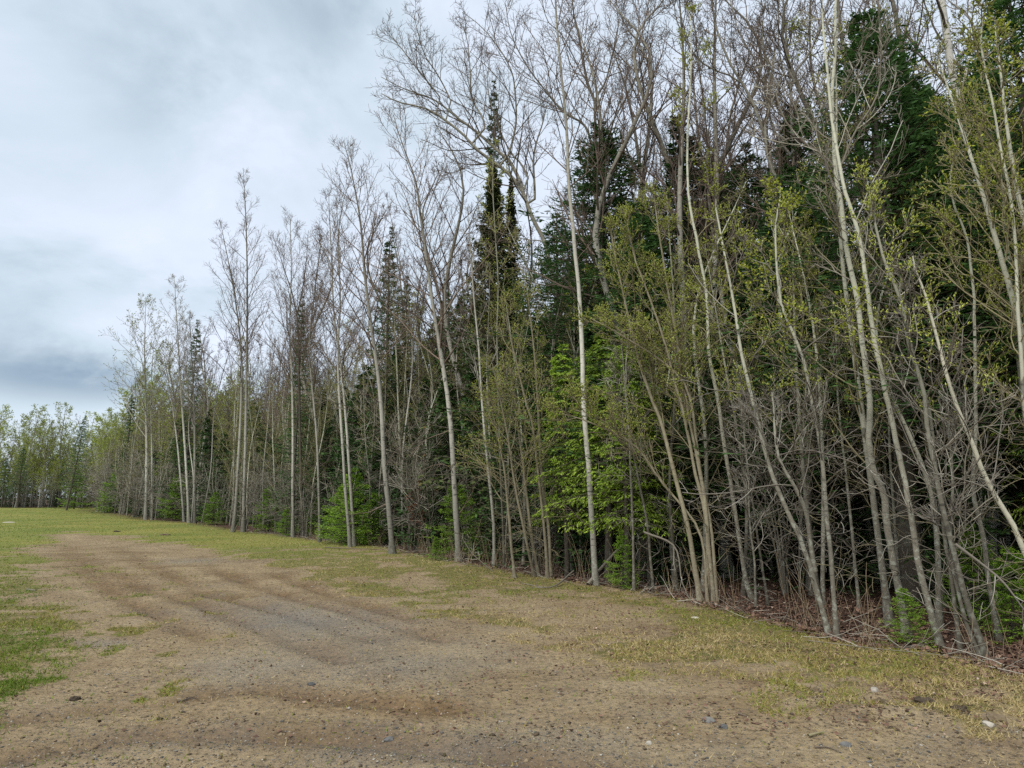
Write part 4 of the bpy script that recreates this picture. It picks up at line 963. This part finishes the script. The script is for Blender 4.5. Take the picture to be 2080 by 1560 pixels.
# litter
x, y = screen_pts(rng, 260000, 1030, 1500); s = sdist(x, y)
p = np.where(s > 0, .55, .55 * np.exp(np.minimum(s, 0) / .12) + .12 * np.exp(np.minimum(s, 0) / 2.6) * (.3 + 1.6 * (fbm(x * 1.5, y * 1.5, 3) > .45))); keep = rng.rand(len(x)) < p
x, y, s = x[keep], y[keep], s[keep]; n = len(x); D = np.hypot(x, y); z = hgt(x, y)
gg = Geo(); sz = rng.uniform(.03, .075, n) * (1 + D / 80) * np.where(s > -.1, 1, .55)
dd = rng.normal(0, 1, (n, 3)); dd[:, 2] *= .3
blades(gg, np.stack([x, y, z + rng.uniform(0, .03, n)], 1), dd, nrm(rng.normal(0, .45, (n, 3)) + [0, 0, 1]), sz, sz * .6, np.clip(rng.normal(.48, .24, n), 0, 1), curl=.12)
tag(obj('fallen_leaves', gg.mesh('fallen_leaves', F_LITTER)), 'brown fallen leaves covering the floor of the wood', 'leaves', kind='stuff')
# stones and crumbs
def lumps(name, n, mt, sz, seed, maskf, label, cat, flat=.5, py0=1120):
    rng = np.random.RandomState(seed); x, y = screen_pts(rng, n, py0, 1640)
    g, px, py = mask_grass(x, y); gv = mask_gravel(px, py, fbm(x * 2, y * 2, 3) - .45)
    keep = rng.rand(n) < maskf(x, y, g, gv); x, y = x[keep], y[keep]; n = len(x)
    keep = sdist(x, y) < -.2; x, y = x[keep], y[keep]; n = len(x); z = hgt(x, y)
    r = sz * rng.gamma(2.2, .35, n) * (1 + np.hypot(x, y) / 40); r = np.minimum(r, sz * 4.5); r = np.where(rng.rand(n) < .02, r * 1.8, r)
    dirs = np.array([[1, 0, 0], [0, 1, 0], [-1, 0, 0], [0, -1, 0], [0, 0, 1], [0, 0, -1]], float)
    a = rng.rand(n) * 6.28; ca, sa = np.cos(a), np.sin(a)
    V = dirs[None] * r[:, None, None] * rng.uniform(.55, 1.25, (n, 6, 1)); V = V + rng.normal(0, .18, V.shape) * r[:, None, None]; V[:, :, 2] *= flat
    V = np.stack([V[:, :, 0] * ca[:, None] - V[:, :, 1] * sa[:, None], V[:, :, 0] * sa[:, None] + V[:, :, 1] * ca[:, None], V[:, :, 2]], 2)
    V += np.stack([x, y, z + r * .12], 1)[:, None]
    F = np.array([[0, 1, 4], [1, 2, 4], [2, 3, 4], [3, 0, 4], [1, 0, 5], [2, 1, 5], [3, 2, 5], [0, 3, 5]])
    T = (np.arange(n)[:, None, None] * 6 + F[None]).reshape(-1, 3)
    gg = Geo(); gg.add(V.reshape(-1, 3), t=T, tint=np.repeat(rng.rand(n), 6))
    tag(obj(name, gg.mesh(name, mt)), label, cat, kind='stuff')
lumps('gravel', 160000, F_STONE, .0052, 21, lambda x, y, g, gv: np.clip(gv * .55 + .07, 0, 1) * (1 - g * .8), 'loose blue-grey gravel scattered over the bare earth', 'gravel')
lumps('soil_crumbs', 100000, F_SOIL, .0068, 22, lambda x, y, g, gv: (.22 * (fbm(x * 1.2 + 5, y * 1.2, 3) > .5) + .10 + .9 * np.exp(-(pdist(x, y, MOUND) / .3) ** 2)) * (1 - g * .6),
      'dark and tan crumbs of soil on the bare earth', 'soil', .6)

# larger single stones, clods, sticks
def lump_mesh(seed, r, flat, mt, name):
    import bmesh
    rr = random.Random(seed); bm = bmesh.new(); bmesh.ops.create_icosphere(bm, subdivisions=4 if 'clod' in name else 2, radius=r)
    sx, sy = rr.uniform(.8, 1.4), rr.uniform(.6, 1.0)
    for v in bm.verts:
        k = 1 + .35 * (vn(np.array([v.co.x / r * 1.3 + seed]), np.array([v.co.y / r * 1.3 + v.co.z / r * 2]))[0] - .5) + rr.uniform(-.07, .07)
        if 'clod' in name: k *= .75 + .9 * (fbm(np.array([v.co.x / r * 4 + seed]), np.array([v.co.y / r * 4 + v.co.z / r * 5]), 3)[0] - .2)
        v.co.x *= k * sx; v.co.y *= k * sy; v.co.z *= k * flat
    me = bpy.data.meshes.new(name); bm.to_mesh(me); bm.free(); me.materials.append(mt)
    at = me.attributes.new('tint', 'FLOAT', 'POINT'); tn = rr.random()
    at.data.foreach_set('value', np.clip(tn + np.random.RandomState(seed).normal(0, .08, len(me.vertices)), 0, 1).astype(np.float32)); return me
SG = 'larger stones lying on the bare earth'; KG = 'dark clods along the churned strip'
def lump(name, px, py, r, flat, mt, label, cat, grp, seed, h=.02, tint=None):
    g = G(px, py); z = float(hgt(np.array([g[0]]), np.array([g[1]]))[0]); me = lump_mesh(seed, r, flat, mt, name)
    if tint is not None: me.attributes['tint'].data.foreach_set('value', np.clip(np.full(len(me.vertices), tint) + np.random.RandomState(seed).normal(0, .07, len(me.vertices)), 0, 1).astype(np.float32))
    o = obj(name, me); o.location = (g[0], g[1], z + r * flat * h); o.rotation_euler[2] = seed; tag(o, label, cat, grp); return o
lump('stone', 1470, 1476, .038, .5, F_STONE, 'flat dark grey stone right of the pale one in the right foreground', 'stone', SG, 1, tint=.35)
lump('stone', 1440, 1463, .045, .45, F_STONE, 'bluish flat stone beside the short stick in the foreground', 'stone', SG, 2, tint=.6)
lump('stone', 1716, 1511, .04, .6, F_STONE, 'rounded grey stone alone on smooth tan earth at the lower right', 'stone', SG, 3, tint=.55)
lump('stone', 1776, 1404, .05, .6, F_STONE, 'pale grey stone above the churned strip near the verge', 'stone', SG, 4, tint=.85)
lump('stone', 2008, 1485, .04, .6, F_STONE, 'pinkish pale stone on the churned heap by the right edge', 'stone', SG, 5, tint=.97)
lump('stone', 632, 1392, .03, .6, F_STONE, 'small dark stone in the left foreground by the gravel', 'stone', SG, 6, tint=.1)
lump('stone', 1318, 1508, .03, .6, F_STONE, 'round tan pebble-stone at the bottom middle-right', 'stone', SG, 7, tint=.95)
lump('stone', 790, 1497, .035, .5, F_STONE, 'bluish stone at the bottom left of centre', 'stone', SG, 8, tint=.5)
lump('stone', 1412, 1254, .05, .4, F_STONE, 'white stone at the grass edge in front of the willow foot', 'stone', SG, 9, tint=1)
lump('flat_stone', 19, 1060, .30, .16, F_STONE, 'white flat slab lying in the grass at the far left', 'stone', None, 10, tint=1)
lump('dirt_clod', 1884, 1432, .10, .55, F_SOIL, 'large dark overturned clod on the churned strip', 'clod', KG, 11, tint=.12)
lump('dirt_clod', 1948, 1448, .07, .7, F_SOIL, 'dark clod right of the large overturned one', 'clod', KG, 12, tint=.1)
lump('dirt_clod', 1660, 1415, .07, .5, F_SOIL, 'brown clod at the left end of the churned strip', 'clod', KG, 13, tint=.35)
lump('dirt_clod', 1790, 1432, .06, .6, F_SOIL, 'medium brown clod in the middle of the churned strip', 'clod', KG, 14, tint=.3)
lump('dirt_clod', 1640, 1400, .06, .6, F_SOIL, 'tan crumbly clod beside orange straw', 'clod', KG, 15, tint=.7)
lump('dirt_clod', 2020, 1470, .09, .6, F_SOIL, 'crumbly heap of earth by the right edge', 'clod', KG, 16, tint=.5)
lump('dirt_clod', 152, 1420, .045, .6, F_SOIL, 'black clod alone near the left edge', 'clod', KG, 17, tint=.02)
lump('dirt_clod', 237, 1081, .16, .35, F_SOIL, 'dark clod on the distant grass', 'clod', KG, 18, tint=.1)
lump('dirt_clod', 336, 1085, .18, .35, F_SOIL, 'reddish brown clod on the distant grass', 'clod', KG, 19, tint=.55)

def stick(name, pts, r, label, cat, grp, mt=T_GREY, seed=0, twigs=0, bm=None):
    """pts: (px, py, height above ground)"""
    rng = np.random.RandomState(seed); q = []
    for a, b_, h in pts:
        if isinstance(h, tuple): p = Wp(a, b_, h[0])
        else:
            p = G(a, b_, 0); p[2] = float(hgt(np.array([p[0]]), np.array([p[1]]))[0]) + h
        q.append(p)
    q = np.array(q); base = q[0].copy(); P = spline(q - base, 12)[None]; R = np.linspace(r, r * .35, 12)[None]
    g = Geo(); g.tubes(P, R, 6)
    if twigs:
        c, rc, _ = grow(rng, P, R, twigs, .3, .98, lambda t, pl: pl * .3, (30, 60), .02, .12, 6, .6, .003); g.tubes(c, rc, 3)
        c2, rc2, _ = grow(rng, c, rc, 3, .3, .95, lambda t, pl: pl * .4, (30, 60), .02, .14, 4, .6, .003); g.tubes(c2, rc2, 3)
    o = obj(name, g.mesh(name, mt)); o.location = base; tag(o, label, cat, grp); return o
KS = 'fallen sticks and branches'
stick('fallen_branch', [(1194, 1190, .02), (1225, 1150, (13.4,)), (1262, 1110, (13.5,)), (1308, 1081, (13.6,)), (1345, 1050, (13.8,))], .035, 'grey fallen branch propped up right of the tall pale aspen foot', 'branch', KS, seed=1, twigs=5)
stick('fallen_branch', [(1308, 1081, (11.6,)), (1370, 1110, (11.5,)), (1385, 1180, (11.4,)), (1400, 1215, (11.3,))], .02, 'curved pale branch hooking down left of the willow foot', 'branch', KS, seed=2, twigs=4)
stick('fallen_branch', [(1165, 1160, (13.8,)), (1120, 1195, .02), (1060, 1185, .02)], .018, 'grey stick lying at the wood edge left of the tall pale aspen', 'branch', KS, seed=3, twigs=3)
stick('fallen_branch', [(1940, 1105, (7.0,)), (2000, 1150, (6.9,)), (2040, 1185, (6.8,)), (2085, 1245, (6.7,))], .017, 'broken reddish branch hanging across the rough trunks at the right', 'branch', KS, seed=4, twigs=5)
stick('fallen_branch', [(1640, 1300, .02), (1780, 1318, .03), (1920, 1335, .03), (2060, 1352, .02)], .005, 'long thin stick lying along the grass edge at the right', 'branch', KS, seed=5, twigs=6)
stick('fallen_branch', [(1000, 1160, (15.5,)), (960, 1125, (15.4,)), (940, 1095, (15.4,))], .015, 'dry twiggy branch sticking out over the grass near the arching aspen', 'branch', KS, seed=6, twigs=8)
stick('fallen_branch', [(475, 1082, .05), (495, 1040, (31,)), (508, 990, (31,))], .03, 'thin pole leaning against the tallest aspen foot', 'branch', KS, seed=7, twigs=3)
stick('fallen_branch', [(262, 1052, .05), (280, 1020, (48,)), (285, 990, (48,))], .035, 'leaning dead pole left of the leftmost tall poplar', 'branch', KS, seed=8, twigs=3)
stick('fallen_branch', [(660, 1112, .02), (720, 1116, .04), (780, 1116, .03)], .02, 'dark pole lying under the bright young fir bush', 'branch', KS, T_BROWN, 9, 2)
stick('stick', [(1642, 1497, .012), (1660, 1493, .018), (1673, 1489, .012)], .011, 'short light brown stick in the right foreground', 'stick', KS, T_OLIVE, 10)
stick('stick', [(1655, 1519, .008), (1680, 1519, .01), (1700, 1526, .008)], .006, 'thin dark curved stick below the short light brown one', 'stick', KS, T_BROWN, 11)
stick('stick', [(1500, 1451, .01), (1517, 1457, .01)], .009, 'short dark stick left of the churned strip', 'stick', KS, T_BROWN, 12)
stick('stick', [(360, 1422, .01), (380, 1417, .014), (395, 1413, .01)], .009, 'dark stick in the left foreground', 'stick', KS, T_BROWN, 13)
stick('stick', [(55, 1199, .01), (72, 1200, .01)], .02, 'grey stick on the left grass', 'stick', KS, T_GREY, 14)
# arching grey bushes and dead leaning branches in the left middle
hero('bare_shrub', 'broad arching bare bush with pale twigs sweeping left of the stout white aspen', 'shrub',
     [(880, 1130), (860, 1060), (830, 960), (790, 890), (740, 845), (690, 820), (640, 810)], .04, Y=21.5, seed=61, sp='edge', bm=B_DARK, tm=T_GREY, over=dict(n1=20, len=1.6, t0=.2, dead=6),
     stems=[([(875, 1128), (850, 1030), (815, 930), (770, 850), (730, 790)], .035), ([(880, 1128), (870, 1020), (860, 900), (845, 800)], .03)])
# dry stalks at the foot of the wood
def stalks(n, seed):
    rng = np.random.RandomState(seed); a = rng.rand(n) * 6.28; b0 = np.stack([rng.normal(0, .10, n), rng.normal(0, .10, n), np.zeros(n)], 1)
    d = np.stack([np.cos(a) * .25, np.sin(a) * .25, np.ones(n)], 1); P = np.empty((n, 5, 3)); P[:, 0] = b0; p = b0; h = rng.uniform(.25, .9, n)
    for k in range(1, 5): d = nrm(d + rng.normal(0, .12, (n, 3))); p = p + d * (h / 4)[:, None]; P[:, k] = p
    g = Geo(); g.tubes(P, np.linspace(.004, .0015, 5)[None] * np.ones((n, 1)), 3); return g.mesh('dry_stalks', F_STRAW)
SM = [stalks(14, 800 + i) for i in range(4)]
for k in range(34):
    s_ = E0 + 3 + (k + RG.random()) / 34 * 30; p = along(s_, RG.uniform(-.05, .8))
    o = obj('dry_weed', SM[k % 4]); o.location = (p[0], p[1], float(hgt(np.array([p[0]]), np.array([p[1]]))[0]) - .02); o.rotation_euler[2] = RG.random() * 6.28; o.scale = (RG.uniform(.7, 1.4),) * 3
    tag(o, None, 'weed', 'dry weed tufts along the edge'); placed(o, 'tuft of dry straw-coloured stalks', p[0], p[1], False)
# small dead twigs strewn along the edge
rng = np.random.RandomState(31); n = 800; gg = Geo(); ss = E0 + rng.rand(n) ** 1.3 * 40; dd_ = np.abs(rng.normal(.35, .7, n)) - .25
P0 = np.array([along(a, b_) for a, b_ in zip(ss, dd_)]); zt = hgt(P0[:, 0], P0[:, 1]); p = np.stack([P0[:, 0], P0[:, 1], zt + .01], 1)
a = rng.rand(n) * 6.28; d = np.stack([np.cos(a), np.sin(a), np.abs(rng.normal(0, .25, n))], 1); l = rng.uniform(.12, .7, n); Pt = np.empty((n, 5, 3)); Pt[:, 0] = p
for k in range(1, 5): d = nrm(d + rng.normal(0, .2, (n, 3)) * [1, 1, .4]); p = p + d * (l / 4)[:, None]; Pt[:, k] = p
gg.tubes(Pt, rng.uniform(.003, .007, (n, 1)) * np.linspace(1, .4, 5)[None], 3)
tag(obj('twig_litter', gg.mesh('twig_litter', T_GREY)), 'small dead twigs strewn along the edge of the wood', 'twigs', kind='stuff')
label_placed()
for o in S.objects:
    if 'label' in o and len(o['label'].split()) > 16: print('LONG', o.name, o['label'])
